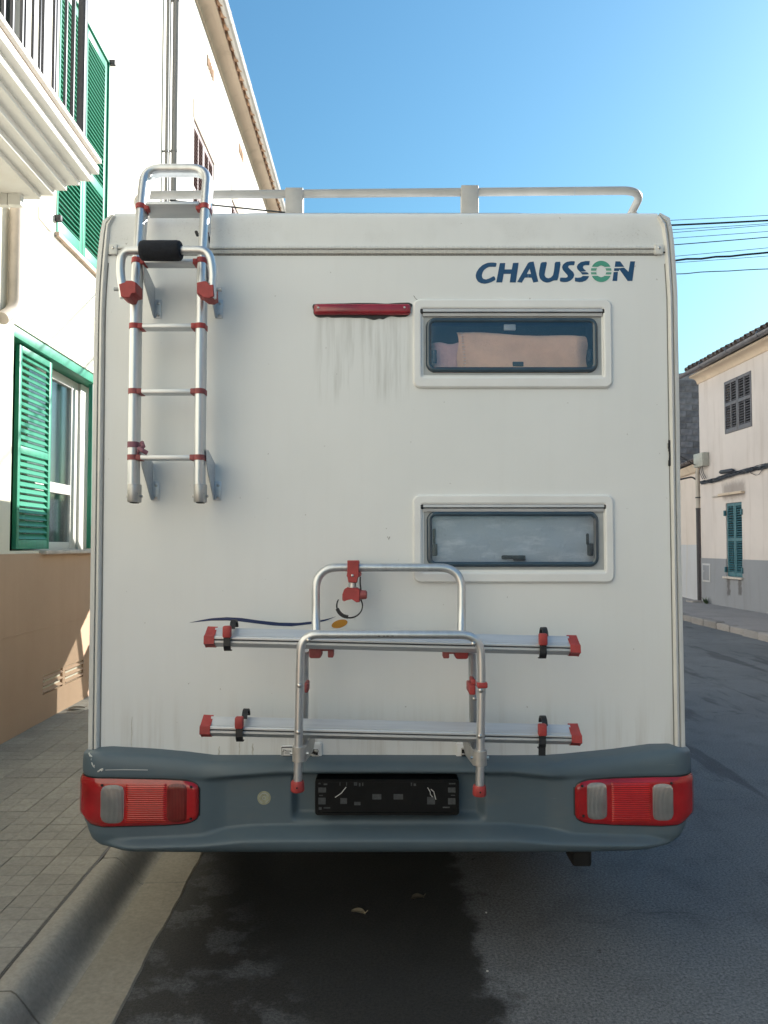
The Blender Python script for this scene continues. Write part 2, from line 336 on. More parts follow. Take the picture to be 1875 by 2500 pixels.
def paving(name, col, rnd=0.13):
    m, nt, b = newmat(name); co = objco(nt); wc = node(nt, 'ShaderNodeNewGeometry').outputs['Position']
    n = noise(nt, wc, 55, 4, 0.7); big = noise(nt, wc, 2.2, 5)
    c = mixc(nt, ramp(nt, n, 0.3, 0.7), tuple(x * 0.78 for x in col), tuple(x * 1.12 for x in col))
    c = mixc(nt, math_(nt, 'MULTIPLY', ramp(nt, big, 0.45, 0.75), 0.5), c, tuple(x * 0.58 for x in col))
    oi = node(nt, 'ShaderNodeObjectInfo').outputs['Random']
    c = mixc(nt, 1.0, c, ramp(nt, oi, 0, 1, (1 - rnd,) * 3 + (1,), (1 + rnd,) * 3 + (1,)), 'MULTIPLY')
    sp = ramp(nt, noise(nt, wc, 17, 3), 0.70, 0.74); c = mixc(nt, math_(nt, 'MULTIPLY', sp, 0.55), c, tuple(x * 0.3 for x in col))
    nt.links.new(c, b.inputs['Base Color']); b.inputs['Roughness'].default_value = 0.85
    bump(nt, b, n, 0.35, 0.004); return m
M['tile'] = paving('paving_tile', (0.335, 0.31, 0.265), 0.11); M['joint'] = paving('paving_joint', (0.30, 0.27, 0.22), 0)
M['farpave'] = paving('worn_pavement', (0.30, 0.275, 0.265), 0.05); M['gutterc'] = paving('gutter_concrete', (0.285, 0.255, 0.205), 0.06)
M['stonekerb'] = paving('rough_kerb_stone', (0.30, 0.275, 0.26), 0.2)
def kerb_mat():
    m, nt, b = newmat('kerb_stone'); wc = node(nt, 'ShaderNodeNewGeometry').outputs['Position']
    n = noise(nt, wc, 60, 4, 0.7); col = (0.33, 0.305, 0.26)
    c = mixc(nt, ramp(nt, n, 0.3, 0.7), tuple(x * 0.8 for x in col), tuple(x * 1.12 for x in col))
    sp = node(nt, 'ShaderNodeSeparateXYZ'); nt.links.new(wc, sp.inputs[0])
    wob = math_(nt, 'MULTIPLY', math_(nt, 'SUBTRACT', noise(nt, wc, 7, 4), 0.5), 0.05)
    face_shade = band(nt, math_(nt, 'ADD', sp.outputs[0], wob), -1.052, -1.008, 0.032)       # painted dark band deepening the shade of the sloping face
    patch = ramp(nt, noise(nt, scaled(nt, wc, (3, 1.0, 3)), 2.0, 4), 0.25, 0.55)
    c = mixc(nt, math_(nt, 'MULTIPLY', math_(nt, 'MULTIPLY', face_shade, math_(nt, 'ADD', math_(nt, 'MULTIPLY', patch, 0.5), 0.4)), 0.6), c, (0.045, 0.047, 0.055))
    nt.links.new(c, b.inputs['Base Color']); b.inputs['Roughness'].default_value = 0.8
    bump(nt, b, n, 0.3, 0.004); return m
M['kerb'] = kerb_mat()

# ------------------------------------------------------------------ mesh helpers
class MB:
    def __init__(s, off=None): s.v = []; s.f = []; s.off = off or Vector((0, 0, 0))
    def add(s, vs, fs):
        n = len(s.v); s.v += [tuple(Vector(p)) for p in vs]; s.f += [tuple(n + i for i in f) for f in fs]; return s
    def box(s, a, b, bev=0.0, mat=None):
        a, b = Vector(a), Vector(b)
        lo = Vector((min(a.x, b.x), min(a.y, b.y), min(a.z, b.z))); hi = Vector((max(a.x, b.x), max(a.y, b.y), max(a.z, b.z)))
        bm = bmesh.new(); bmesh.ops.create_cube(bm, size=1)
        c = (lo + hi) / 2; d = hi - lo
        for v in bm.verts: v.co = Vector((v.co.x * d.x, v.co.y * d.y, v.co.z * d.z)) + (c if mat is None else Vector((0, 0, 0)))
        if bev: bmesh.ops.bevel(bm, geom=list(bm.edges), offset=min(bev, min(d) * 0.45), segments=2, profile=0.5, affect='EDGES')
        bm.verts.ensure_lookup_table()
        vs = [v.co.copy() for v in bm.verts]
        if mat is not None: vs = [mat @ v + c for v in vs]
        s.add(vs, [[v.index for v in f.verts] for f in bm.faces]); bm.free(); return s
    def sweep(s, path, prof, closed=False, up=Vector((0, 1, 0)), caps=True, scale=None):
        path = [Vector(p) for p in path]; n = len(path); k = len(prof); base = len(s.v); rows = []
        for i, p in enumerate(path):
            if closed: t = path[(i + 1) % n] - path[i - 1]
            else: t = path[min(i + 1, n - 1)] - path[max(i - 1, 0)]
            t.normalize(); d = up - t * up.dot(t)
            if d.length < 1e-4: d = Vector((1, 0, 0)) - t * t.x
            d.normalize(); w = t.cross(d)
            sc = scale[i] if scale else 1
            rows.append([p + w * (a * sc) + d * (b * sc) for a, b in prof])
        vs = [q for r in rows for q in r]; fs = []
        m = n if closed else n - 1
        for i in range(m):
            for j in range(k):
                a = i * k + j; b = i * k + (j + 1) % k; c = ((i + 1) % n) * k + (j + 1) % k; d = ((i + 1) % n) * k + j
                fs.append((a, b, c, d))
        if caps and not closed: fs += [tuple(range(k - 1, -1, -1)), tuple((n - 1) * k + j for j in range(k))]
        return s.add(vs, fs)
    def tube(s, path, r, seg=14, **kw):
        return s.sweep(path, [(r * math.cos(2 * math.pi * i / seg), r * math.sin(2 * math.pi * i / seg)) for i in range(seg)], **kw)
    def prism(s, pts, d):                      # polygon (3-D points) pushed along vector d
        d = Vector(d); pts = [Vector(p) for p in pts]; n = len(pts)
        fs = [tuple(range(n)), tuple(range(2 * n - 1, n - 1, -1))] + [(i, n + i, n + (i + 1) % n, (i + 1) % n) for i in range(n)]
        return s.add(pts + [p + d for p in pts], fs)
    def grid(s, rows, skip=None):
        k = len(rows[0]); vs = [p for r in rows for p in r]; fs = []
        for i in range(len(rows) - 1):
            for j in range(k - 1):
                if skip and skip(i, j): continue
                fs.append((i * k + j, i * k + j + 1, (i + 1) * k + j + 1, (i + 1) * k + j))
        return s.add(vs, fs)
    def ring(s, *loops, fill=False):
        k = len(loops[0]); vs = [p for l in loops for p in l]; fs = []
        for i in range(len(loops) - 1):
            for j in range(k): fs.append((i * k + j, i * k + (j + 1) % k, (i + 1) * k + (j + 1) % k, (i + 1) * k + j))
        if fill: fs.append(tuple((len(loops) - 1) * k + j for j in range(k)))
        return s.add(vs, fs)
    def bolt(s, p, r, h=None, n=Vector((0, -1, 0)), seg=12):
        p = Vector(p); h = h or r * 0.6; q = Vector(n).to_track_quat('Z', 'Y')
        loops = []
        for rr, hh in ((1, -0.3), (1, 0.25), (0.8, 0.7), (0.4, 0.95)):
            loops.append([p + q @ Vector((r * rr * math.cos(2 * math.pi * i / seg), r * rr * math.sin(2 * math.pi * i / seg), h * hh)) for i in range(seg)])
        return s.ring(*loops, fill=True)
    def build(s, name, mat, parent=None, smooth=True, angle=35, fix=True, link=True):
        me = bpy.data.meshes.new(name)
        me.from_pydata([tuple(Vector(p) - s.off) for p in s.v], [], s.f); me.materials.append(M[mat] if isinstance(mat, str) else mat)
        if fix:
            bm = bmesh.new(); bm.from_mesh(me); bmesh.ops.recalc_face_normals(bm, faces=bm.faces); bm.to_mesh(me); bm.free()
        if smooth:
            me.polygons.foreach_set('use_smooth', [True] * len(me.polygons)); me.set_sharp_from_angle(angle=R(angle))
        me.update(); o = bpy.data.objects.new(name, me)
        if link: COL.objects.link(o)
        if parent is not None: o.parent = parent
        else: o.location = s.off
        return o
def tag(o, label=None, cat=None, group=None, kind=None):
    for k, v in (('label', label), ('category', cat), ('group', group), ('kind', kind)):
        if v: o[k] = v
    return o
def empty(name, loc, rz=0):
    o = bpy.data.objects.new(name, None); COL.objects.link(o); o.location = loc; o.rotation_euler = (0, 0, rz); o.empty_display_size = 0.2; return o
def inst(o, loc=None, rot=None, parent=None, scale=None):
    c = o.copy(); COL.objects.link(c)
    if parent is not None: c.parent = parent
    if loc is not None: c.location = loc
    if rot is not None: c.rotation_euler = rot
    if scale is not None: c.scale = scale
    return c
def fillet(pts, rad, n=7):
    pts = [Vector(p) for p in pts]; out = [pts[0]]
    rs = rad if isinstance(rad, (list, tuple)) else [rad] * (len(pts) - 2)
    for i in range(1, len(pts) - 1):
        p, a, b = pts[i], pts[i - 1] - pts[i], pts[i + 1] - pts[i]
        r = min(rs[i - 1], a.length * 0.49, b.length * 0.49)
        q0, q1 = p + a.normalized() * r, p + b.normalized() * r
        for k in range(n + 1):
            t = k / n; out.append(q0 * (1 - t) ** 2 + p * 2 * t * (1 - t) + q1 * t * t)
    return out + [pts[-1]]
def interp(tab, x):
    if x <= tab[0][0]: return tab[0][1]
    for (a, fa), (b, fb) in zip(tab, tab[1:]):
        if x <= b: return fa + (fb - fa) * (x - a) / (b - a)
    return tab[-1][1]
def sstep(a, b, x):
    t = max(0, min(1, (x - a) / (b - a))); return t * t * (3 - 2 * t)
def resample(pts, n):
    pts = [Vector(p) for p in pts]; L = [0]
    for a, b in zip(pts, pts[1:]): L.append(L[-1] + (b - a).length)
    out = []
    for i in range(n):
        d = L[-1] * i / (n - 1); k = 0
        while k < len(pts) - 2 and L[k + 1] < d: k += 1
        t = (d - L[k]) / max(1e-9, L[k + 1] - L[k]); out.append(pts[k].lerp(pts[k + 1], t))
    return out
def rrect(x0, z0, x1, z1, r, y, n=6):
    if x0 > x1: x0, x1 = x1, x0
    if z0 > z1: z0, z1 = z1, z0
    r = min(r, (x1 - x0) * 0.499, (z1 - z0) * 0.499); out = []
    for cx, cz, a0 in ((x1 - r, z0 + r, -90), (x1 - r, z1 - r, 0), (x0 + r, z1 - r, 90), (x0 + r, z0 + r, 180)):
        for k in range(n + 1):
            a = R(a0 + 90 * k / n); out.append(Vector((cx + r * math.cos(a), y, cz + r * math.sin(a))))
    return out

# ================================================================== THE STREET
PZ = 0.12                                  # pavement height
WX = -2.54                                 # left house front
RX = 8.03                                  # right house front
KX, GX = -1.17, -0.787                     # kerb back edge, gutter/asphalt edge
RK = 6.2                                   # right kerb

def sheet(name, x0, x1, y0, y1, z, mat, nx=1, ny=1):
    m = MB(); m.grid([[Vector((x0 + (x1 - x0) * i / nx, y0 + (y1 - y0) * j / ny, z)) for i in range(nx + 1)] for j in range(ny + 1)])
    o = m.build(name, mat, smooth=False); o['kind'] = 'structure'; return o
sheet('ground', -300, 300, -300, 300, -0.03, 'farpave')
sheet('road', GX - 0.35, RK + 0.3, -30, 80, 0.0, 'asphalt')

# low wooded hills closing the far end of the street
M['hill'] = plain('hill_scrub', (0.075, 0.085, 0.045), 0.95, 0, 0.45, 0.12)
m = MB(); rows = []
for j in range(9):
    t = j / 8; rows.append([Vector((-320 + 640 * i / 60, 190 + 60 * t, -1 + (14 + 5 * math.sin(i * .37) + 3 * math.sin(i * .91 + 2)) * math.sin(math.pi * t * .62) + random.uniform(-.6, .6) * t)) for i in range(61)])
hl = m.grid(rows).build('hills', 'hill', angle=80, fix=False); hl['kind'] = 'structure'

# left pavement: bed + tiles
bed = MB().box((WX - 0.2, -30, -0.02), (KX - 0.004, 60, PZ - 0.0032)).build('pavement', 'joint'); bed['kind'] = 'structure'
ts = 0.1945; ncol = 7; tx0 = WX + 0.006
def tile_mesh():
    g = 0.0018; c = 0.0018; m = MB(); e = [(g, ts / 2 - .0012), (ts / 2 + .0012, ts - g)]
    for a, b in e:
        for p, q in e:
            mi = [Vector((a, p, -c)), Vector((b, p, -c)), Vector((b, q, -c)), Vector((a, q, -c))]
            hi = [Vector((a + c, p + c, 0)), Vector((b - c, p + c, 0)), Vector((b - c, q - c, 0)), Vector((a + c, q - c, 0))]
            m.ring(mi, hi, fill=True)
    lo = [Vector((g, g, -.012)), Vector((ts - g, g, -.012)), Vector((ts - g, ts - g, -.012)), Vector((g, ts - g, -.012))]
    return m.ring(lo, [p + Vector((0, 0, .0102)) for p in lo], fill=True)
t0 = tile_mesh().build('paving_tile', 'tile', bed, smooth=False)
first = True; yt0 = 2.15
rest = MB()
for j in range(-40, 110):
    for i in range(ncol):
        x = tx0 + i * ts; y = yt0 + j * ts; z = PZ + random.uniform(-0.001, 0.001)
        rx, ry = random.uniform(-0.004, 0.004), random.uniform(-0.004, 0.004)
        if 0 <= j < 42:
            o = t0 if first else inst(t0, parent=bed); first = False
            o.location = (x, y, z); o.rotation_euler = (rx, ry, random.uniform(-0.004, 0.004))
        elif j < 80:
            tm = tile_mesh(); rest.add([v for v in (Vector(p) + Vector((x, y, z)) for p in tm.v)], tm.f)
ro = rest.build('paving_tiles_beyond', 'tile', bed, smooth=False, fix=False); ro['kind'] = 'stuff'

# kerb stones with a sloping worn face, gutter slabs
kerb = MB().box((KX + 0.003, -30, -0.06), (GX - 0.01, 60, -0.035)).build('kerb', 'gutterc'); kerb['kind'] = 'structure'
def kerb_prof():
    pts = [(KX + 0.004, -0.03), (KX + 0.004, PZ - 0.006), (KX + 0.010, PZ), (KX + 0.070, PZ + 0.001)]
    for k in range(1, 9):
        t = k / 8; pts.append((KX + 0.070 + 0.120 * t, PZ * (1 - sstep(-0.05, 1.0, t)) + 0.0045 * t))
    return pts + [(KX + 0.1902, -0.03)]
def kerb_stone(y0, y1):
    m = MB(); p = kerb_prof(); n = 10
    rows = []
    for k in range(n + 1):
        y = y0 + (y1 - y0) * k / n; e = 0.006 if k in (0, n) else 0
        rows.append([Vector((x + random.uniform(-0.0015, 0.0015), y, z - (e if 0 < q < len(p) - 1 else 0))) for q, (x, z) in enumerate(p)])
    m.grid(rows); m.add(rows[0], [tuple(range(len(p)))]); m.add(rows[-1], [tuple(range(len(p) - 1, -1, -1))]); return m
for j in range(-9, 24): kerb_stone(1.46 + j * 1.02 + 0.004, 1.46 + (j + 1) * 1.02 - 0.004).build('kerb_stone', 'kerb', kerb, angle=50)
for j in range(-8, 22):
    m = MB(); y0, y1 = 1.0 + j * 1.25, 1.0 + (j + 1) * 1.25; rows = []
    for k in range(26):
        y = y0 + 0.002 + (y1 - y0 - 0.004) * k / 25
        ex = GX + 0.004 * math.sin(y * 9.1) * math.sin(y * 3.3 + 1) + random.uniform(-0.004, 0.004)
        rows.append([Vector((KX + 0.1905, y, -0.03)), Vector((KX + 0.1905, y, 0.0045)), Vector(((KX + 0.193 + ex) / 2, y, 0.004 + random.uniform(-.0008, .0008))), Vector((ex - 0.006, y, 0.007)), Vector((ex, y, 0.001)), Vector((ex, y, -0.03))])
    m.grid(rows).build('gutter_slab', 'gutterc', kerb, angle=40)
# dark grit line between pavement and kerb
m = MB(); rows = []
for k in range(200):
    y = 0.5 + k * 0.1; w = 0.006 + random.uniform(0, 0.006)
    rows.append([Vector((KX - w * 0.7, y, PZ - 0.0015)), Vector((KX + w, y, PZ - 0.0012))])
m.grid(rows).build('grit_line', 'blackseal', kerb)

# right pavement with rough kerb stones
rp = MB(); rows = []
for k in range(60):
    y = -30 + k * 1.2; rows.append([Vector((RK + 0.16, y, PZ - 0.01)), Vector((RK + 0.9, y, PZ + random.uniform(-.006, .006))), Vector((RX + 2.6, y, PZ + 0.012))])
rp = rp.grid(rows).build('pavement', 'farpave'); rp['kind'] = 'structure'
for j in range(60):
    y0 = -4 + j * 0.52; l = 0.50 + random.uniform(-.03, .015); dx = random.uniform(-0.03, 0.03); bend = 0.035 * max(0, y0 - 11)
    m = MB().box((RK + dx + bend * 0.6, y0, -0.05), (RK + 0.19 + bend * 0.6, y0 + l, PZ + random.uniform(-0.012, 0.012)), 0.025)
    m.v = [(x + random.uniform(-.012, .012), y + random.uniform(-.012, .012), z + random.uniform(-.008, .008)) for x, y, z in m.v]
    m.build('kerb_stone', 'stonekerb', rp, angle=30)

# ---------------------------------------------------------------- walls with openings (front at plane x = X, facing sx)
def wall_front(X, y0, y1, z0, z1, holes, depth, sx, off=None):
    ys = sorted({y0, y1, *[h[0] for h in holes], *[h[1] for h in holes]}); zs = sorted({z0, z1, *[h[2] for h in holes], *[h[3] for h in holes]})
    m = MB(off)
    def skip(i, j):
        cy, cz = (ys[j] + ys[j + 1]) / 2, (zs[i] + zs[i + 1]) / 2
        return any(h[0] < cy < h[1] and h[2] < cz < h[3] for h in holes)
    m.grid([[Vector((X, y, z)) for y in ys] for z in zs], skip)
    for a, b, c, d in holes:
        q = X - sx * depth
        m.add([(X, a, c), (X, b, c), (X, b, d), (X, a, d), (q, a, c), (q, b, c), (q, b, d), (q, a, d)], [(0, 1, 5, 4), (1, 2, 6, 5), (2, 3, 7, 6), (3, 0, 4, 7)])
    return m
def leaf(house, off, X, sx, y0, y1, z0, z1, mat, pitch, mids=(), singles=True, st=0.055, rail=0.08, th=0.035, name='shutter', ncols=1, tilt=40, sw=0.62):
    """louvred leaf lying in the wall plane: frame mesh with slats as children"""
    f = MB(off); xa, xb = X - sx * th, X
    f.box((xa, y0, z0), (xb, y0 + st, z1), 0.004); f.box((xa, y1 - st, z0), (xb, y1, z1), 0.004)
    f.box((xa, y0 + st, z0), (xb, y1 - st, z0 + rail * 1.4), 0.003); f.box((xa, y0 + st, z1 - rail), (xb, y1 - st, z1), 0.003)
    for mz in mids: f.box((xa, y0 + st, mz - rail * 0.55), (xb, y1 - st, mz + rail * 0.55), 0.003)
    w = (y1 - y0 - 2 * st); cols = []
    for c in range(ncols):
        cols.append((y0 + st + w * c / ncols + (st * 0.35 if c else 0), y0 + st + w * (c + 1) / ncols - (st * 0.35 if c < ncols - 1 else 0)))
        if c: f.box((xa, y0 + st + w * c / ncols - st * 0.4, z0 + rail * 1.4), (xb - sx * 0.002, y0 + st + w * c / ncols + st * 0.4, z1 - rail), 0.003)
    fo = f.build(name, mat, house)
    rot = Matrix.Rotation(R(tilt) * sx, 3, 'Y'); segs = [z0 + rail * 1.4] + [v for mz in sorted(mids) for v in (mz - rail * 0.55, mz + rail * 0.55)] + [z1 - rail]
    src = None; joint = MB(off)
    for a, b in zip(segs[::2], segs[1::2]):
        n = max(1, int((b - a) / pitch))
        for k in range(n):
            z = a + (k + 0.5) * (b - a) / n
            for ya, yb in cols:
                if singles:
                    if src is None:
                        sm = MB(Vector((0, 0, 0))).box((-th * sw, ya - (ya + yb) / 2, -0.004), (th * sw, yb - (ya + yb) / 2, 0.004), 0, rot)
                        src = sm.build('slat', mat, fo, smooth=False); o = src
                    else: o = inst(src, parent=fo)
                    o.location = Vector((X - sx * th * 0.5, (ya + yb) / 2, z)) - off
                else:
                    joint.box((X - sx * th * 0.5 - th * sw, ya, z - 0.004), (X - sx * th * 0.5 + th * sw, yb, z + 0.004), 0, rot)
    if not singles: jo = joint.build('slats', mat, fo, smooth=False); jo['kind'] = 'stuff'
    return fo

# ---------------------------------------------------------------- left house, near part
H1 = Vector((WX - 2, 2.0, 0)); h1 = empty('house', H1)
tag(h1, 'cream rendered house with green louvred shutters, balcony and tan base beside the motorhome', 'house')
wy = lambda px: Sx(px, 1250, WX).y
gw = (wy(25), wy(224) + 0.25, 1.455, 3.10)               # ground floor window
uw = (wy(124), wy(250), 4.06, 6.27)                      # upper shuttered window
bd = (3.55, 5.06, 3.66, 6.2)                             # balcony door
W2 = 9.47
wall_front(WX, -30, W2, 0.0, 9.75, [gw, uw, bd], 0.24, 1, H1).build('wall', 'cream', h1, smooth=False)
for a, b, c, d in (uw, bd): MB(H1).add([(WX - 0.235, a - .01, c - .01), (WX - 0.235, b + .01, c - .01), (WX - 0.235, b + .01, d + .01), (WX - 0.235, a - .01, d + .01)], [(0, 1, 2, 3)]).build('room', 'dark', h1, smooth=False)
MB(H1).box((WX - 6, -30, 0), (WX - 0.4, W2, 9.7)).build('side_wall', 'cream', h1, smooth=False)
# tan dado with two scored lines, and the vent opening
vy0, vy1, vy2, vy3 = wy(107), wy(154.5), wy(161), wy(205)
vz0, vz1 = 0.325, 0.475
dd = 0.018
dad = wall_front(WX + dd, -30, W2, PZ - 0.02, 1.432, [(vy0, vy1, vz0, vz1), (vy2, vy3, vz0, vz1)], dd + 0.035, 1, H1)
dad.add([(WX + dd, -30, 1.432), (WX + dd, W2, 1.432), (WX - 0.01, W2, 1.436), (WX - 0.01, -30, 1.436)], [(0, 1, 2, 3)])
dad.build('dado', 'tan', h1, smooth=False)
for z in (0.845,):
    MB(H1).box((WX + dd - 0.001, -9, z - 0.004), (WX + dd + 0.0025, W2, z + 0.004)).build('score_line', 'tan', h1, smooth=False)
vent = MB(H1).box((WX - 0.034, vy0 - .01, vz0 - .01), (WX - 0.030, vy3 + .01, vz1 + .01)).build('vent', 'dark', h1, smooth=False)
rv = Matrix.Rotation(R(38), 3, 'Y')
for a, b in ((vy0, vy1), (vy2, vy3)):
    for k in range(3):
        z = vz0 + (vz1 - vz0) * (k + 0.62) / 3
        MB(H1).box((WX - 0.022, a + .004, z - 0.004), (WX + 0.027, b - .004, z + 0.004), 0, rv).build('slat', 'tan', vent, smooth=False)
# ground-floor window: green header, green painted reveal, folded leaf, white pvc window, sill
MB(H1).box((WX - 0.20, gw[0] + .002, gw[3] - 0.085), (WX - 0.012, gw[1] - .002, gw[3] - 0.002), 0.003).build('shutter_header', 'shutter', h1)
MB(H1).box((WX - 0.20, gw[0] + .001, gw[2] + .004), (WX - 0.004, gw[0] + 0.012, gw[3] - 0.09)).build('window_reveal', 'reveal', h1, smooth=False)
lf0, lf1 = Sx(36, 1250, WX - .06).y, Sx(117, 1250, WX - .06).y
leaf(h1, H1, WX - 0.045, 1, lf0, lf1, gw[2] + 0.012, gw[3] - 0.10, 'shutter', 0.0475, (Sx(75, 1105, WX - .06).z,), st=0.045, rail=0.05, tilt=52, sw=.74)
yl_ = Sx(213, 1250, WX - .04).y; MB(H1).box((WX - .045, yl_, gw[2] + .012), (WX - .006, yl_ + .04, gw[3] - .10), .003).build('shutter', 'shutter', h1)
wf = MB(H1); XW = WX - 0.15
fy0, fy1 = lf1 - 0.25, Sx(212, 1250, XW).y + 0.3
g0, g1 = fy0 + 0.06, Sx(171, 1250, XW).y
wf.box((XW - .05, fy0, gw[2]), (XW, fy0 + .06, gw[3] - .09), .004); wf.box((XW - .05, g1, gw[2]), (XW, g1 + 0.15, gw[3] - .09), .004)
wf.box((XW - .04, g1 + 0.165, gw[2]), (XW + 0.02, fy1, gw[3] - .09), .004)
wf.box((XW - .05, fy0 + .06, gw[3] - .17), (XW, g1, gw[3] - .09), .004); wf.box((XW - .05, fy0 + .06, gw[2]), (XW, g1, gw[2] + .07), .004)
wo_ = wf.build('window', 'pvc', h1)
zr = Sx(130, 1190, XW).z
MB(H1).box((XW - .045, g0, zr - .045), (XW + .004, g1 - .002, zr + .045), .006).build('mid_rail', 'pvc', wo_)
MB(H1).box((XW - .028, g0 - .01, gw[2] + .05), (XW - .022, g1 + .01, gw[3] - .15)).build('pane', 'glass', wo_, smooth=False)
cu = MB(H1); rows = []
for k in range(60):
    y = fy0 + (fy1 - fy0) * k / 59; rows.append([Vector((XW - 0.085 + 0.013 * math.sin(k * 1.1) + 0.006 * math.sin(k * 2.7), y, z)) for z in (gw[2], gw[3])])
cu.grid(rows).build('curtain', 'curtain', wo_)
MB(H1).box((WX - 0.3, gw[0] - .02, gw[2] - .02), (WX - 0.26, gw[1] + .02, gw[3] + .02)).build('room', 'dark', h1, smooth=False)
MB(H1).box((WX - 0.2, wy(97), gw[2] - 0.03), (WX + 0.06, gw[1] + 0.05, gw[2] + 0.002), .006).build('window_sill', 'stone', h1)
# upper shuttered window: two leaves, sill, hinge
ym = wy(194)
for a, b in ((uw[0] + .012, ym - .003), (ym + .003, uw[1] - .012)):
    leaf(h1, H1, WX - 0.012, 1, a, b, uw[2] + .02, uw[3] - .012, 'shutter', 0.043, (uw[2] + 0.85,), st=0.065, rail=0.09, tilt=24, sw=.55)
fr = MB(H1)
fr.box((WX - .06, uw[0], uw[2]), (WX + .006, uw[0] + .012, uw[3])); fr.box((WX - .06, uw[1] - .012, uw[2]), (WX + .006, uw[1], uw[3])); fr.box((WX - .06, uw[0] + .012, uw[3] - .012), (WX + .006, uw[1] - .012, uw[3]))
fr.build('shutter_frame', 'shutter', h1, smooth=False)
MB(H1).box((WX - .05, uw[0] - .02, uw[2] - .04), (WX + .035, uw[1] + .05, uw[2] - .001), .004).build('window_sill', 'slabtan', h1)
for (py, y) in ((132, uw[1] + .03), (522, uw[0] - .012)):
    p = Sx(258 if py < 300 else 125, py, WX); MB(H1).box((WX - .01, y - .02, p.z - .025), (WX + .05, y + .02, p.z + .025), .004).build('shutter_hinge', 'darkpipe', h1)
# balcony: slab with stepped mouldings
BE = 5.2
tp = [(242, 425), (225, 446), (200, 459), (172, 475), (145, 491), (116, 503)]
st = [(Sy(px, py, BE).x, Sy(px, py, BE).z) for px, py in tp]
slab = MB(H1); zt = st[0][1] + 0.10
xs = [s[0] for s in st]; zs = [s[1] for s in st]
slab.box((WX - .02, 1.2, zs[0] - .005), (xs[0], BE, zs[0] + 0.045), .004)
slab.box((WX - .02, 1.2, zs[0] + .075), (xs[0] + .012, BE + .012, zs[0] + 0.105), .004)
for k in range(1, 6):
    slab.box((WX - .02, 1.2, zs[k] - .003), (xs[k], BE - k * 0.02, zs[k - 1] - 0.006), .003)
bal = slab.build('balcony', 'slabwhite', h1)
MB(H1).box((WX - .02, 1.2, zs[0] + .0452), (xs[0] - .015, BE - .015, zs[0] + .0748)).build('edge_tile', 'slabtan', bal, smooth=False)
bx = xs[0] - 0.055; bz0 = zs[0] + 0.10; bz1 = bz0 + 1.2
ys_b = [Sy(px, 200, 1).x for px in (0,)]
bpx = [203, 181, 162, 133, 107, 82, 62, 54, 30, 8]
for q, px in enumerate(bpx):
    d = ROT @ ray(px, 40); y = bx / d.x * d.y
    w = 0.024 if q == 0 else 0.009
    MB(H1).box((bx - w, y - w, bz0 - .01), (bx + w, y + w, bz1), .002).build('railing_bar', 'railing', bal)
for k in range(14):
    y = 3.4 - k * 0.14; MB(H1).box((bx - .009, y - .009, bz0 - .01), (bx + .009, y + .009, bz1), .002).build('railing_bar', 'railing', bal)
MB(H1).box((bx - .025, 1.25, bz1 + .001), (bx + .025, BE - .06, bz1 + .04), .004).build('handrail', 'railing', bal)
for k in range(6):
    x = bx - 0.11 * (k + 1)
    if x > WX + .03: MB(H1).box((x - .009, BE - .085, bz0 - .01), (x + .009, BE - .067, bz1), .002).build('railing_bar', 'railing', bal)
MB(H1).box((WX - .02, BE - .1, bz1 + .0015), (bx - .026, BE - .055, bz1 + .0385), .004).build('handrail', 'railing', bal)
# open glazed door leaf on the balcony
lw_ = Sy(62, 80, 5.02).x
dr = MB(H1); dz0, dz1 = bd[2] + .06, bd[3] - .04
dr.box((lw_ - .085, 5.0, dz0), (lw_, 5.05, dz1), .006); dr.box((WX - .1, 5.0, dz0), (WX + .0, 5.05, dz1), .006)
dr.box((WX + .001, 5.0, dz0), (lw_ - .086, 5.05, dz0 + .1), .005); dr.box((WX + .001, 5.0, dz1 - .1), (lw_ - .086, 5.05, dz1), .005)
do = dr.build('balcony_door', 'pvc', h1)
MB(H1).box((WX - .02, 5.022, dz0 + .05), (lw_ - .06, 5.028, dz1 - .05)).build('pane', 'glass', do, smooth=False)
MB(H1).box((WX - .01, 5.032, dz0 + .05), (lw_ - .07, 5.036, dz1 - .05)).build('curtain', 'weed', do, smooth=False)  # dark green sheet behind the glass, painting in the reflected trees
# small dark tool on the balcony floor edge
t_ = MB().box((-.03, -.12, 0), (.03, .12, .06), .01).box((-.02, .05, .06), (.02, .10, .12), .008); 
to = t_.build('window_box', 'railing'); to.location = (bx - .14, 4.55, bz0 + .01); tag(to, 'small dark planter standing behind the balcony railing bars', 'planter')
# downpipes between the houses, clips
for px, r, dy in ((385.5, 0.022, 0), (402, 0.042, 0)):
    y = wy(px); xx = WX + r + 0.03
    o = MB(Vector((xx, y, 0))).tube([(xx, y, 1.5), (xx, y, 9.5)], r, 16).build('downpipe', 'pipe')
    tag(o, 'thin grey pipe running up the cream wall left of a thicker one' if r < .03 else 'thick grey downpipe running up the joint between two cream houses', 'pipe')
    for z in (Sx(px, 348, WX).z, Sx(px, 348, WX).z - 1.16, Sx(px, 348, WX).z + 2):
        c = MB(Vector((xx, y, 0))); c.tube([(xx, y, z - .012), (xx, y, z + .012)], r + .006, 16); c.box((WX - .01, y - .008, z - .01), (xx, y + .008, z + .01)); c.build('pipe_clip', 'pipe', o)
xx = WX + 0.055; y = wy(6)
p0 = Sx(6, 770, WX)
o = MB(Vector((xx, y, p0.z))).tube(fillet([(xx, y, 3.9), (xx, y, p0.z + .06), (xx - 0.01, y - .16, p0.z - .05)], 0.08), 0.045, 16).build('downpipe', 'creampipe')
tag(o, 'short beige drainpipe below the balcony ending in an elbow', 'pipe')
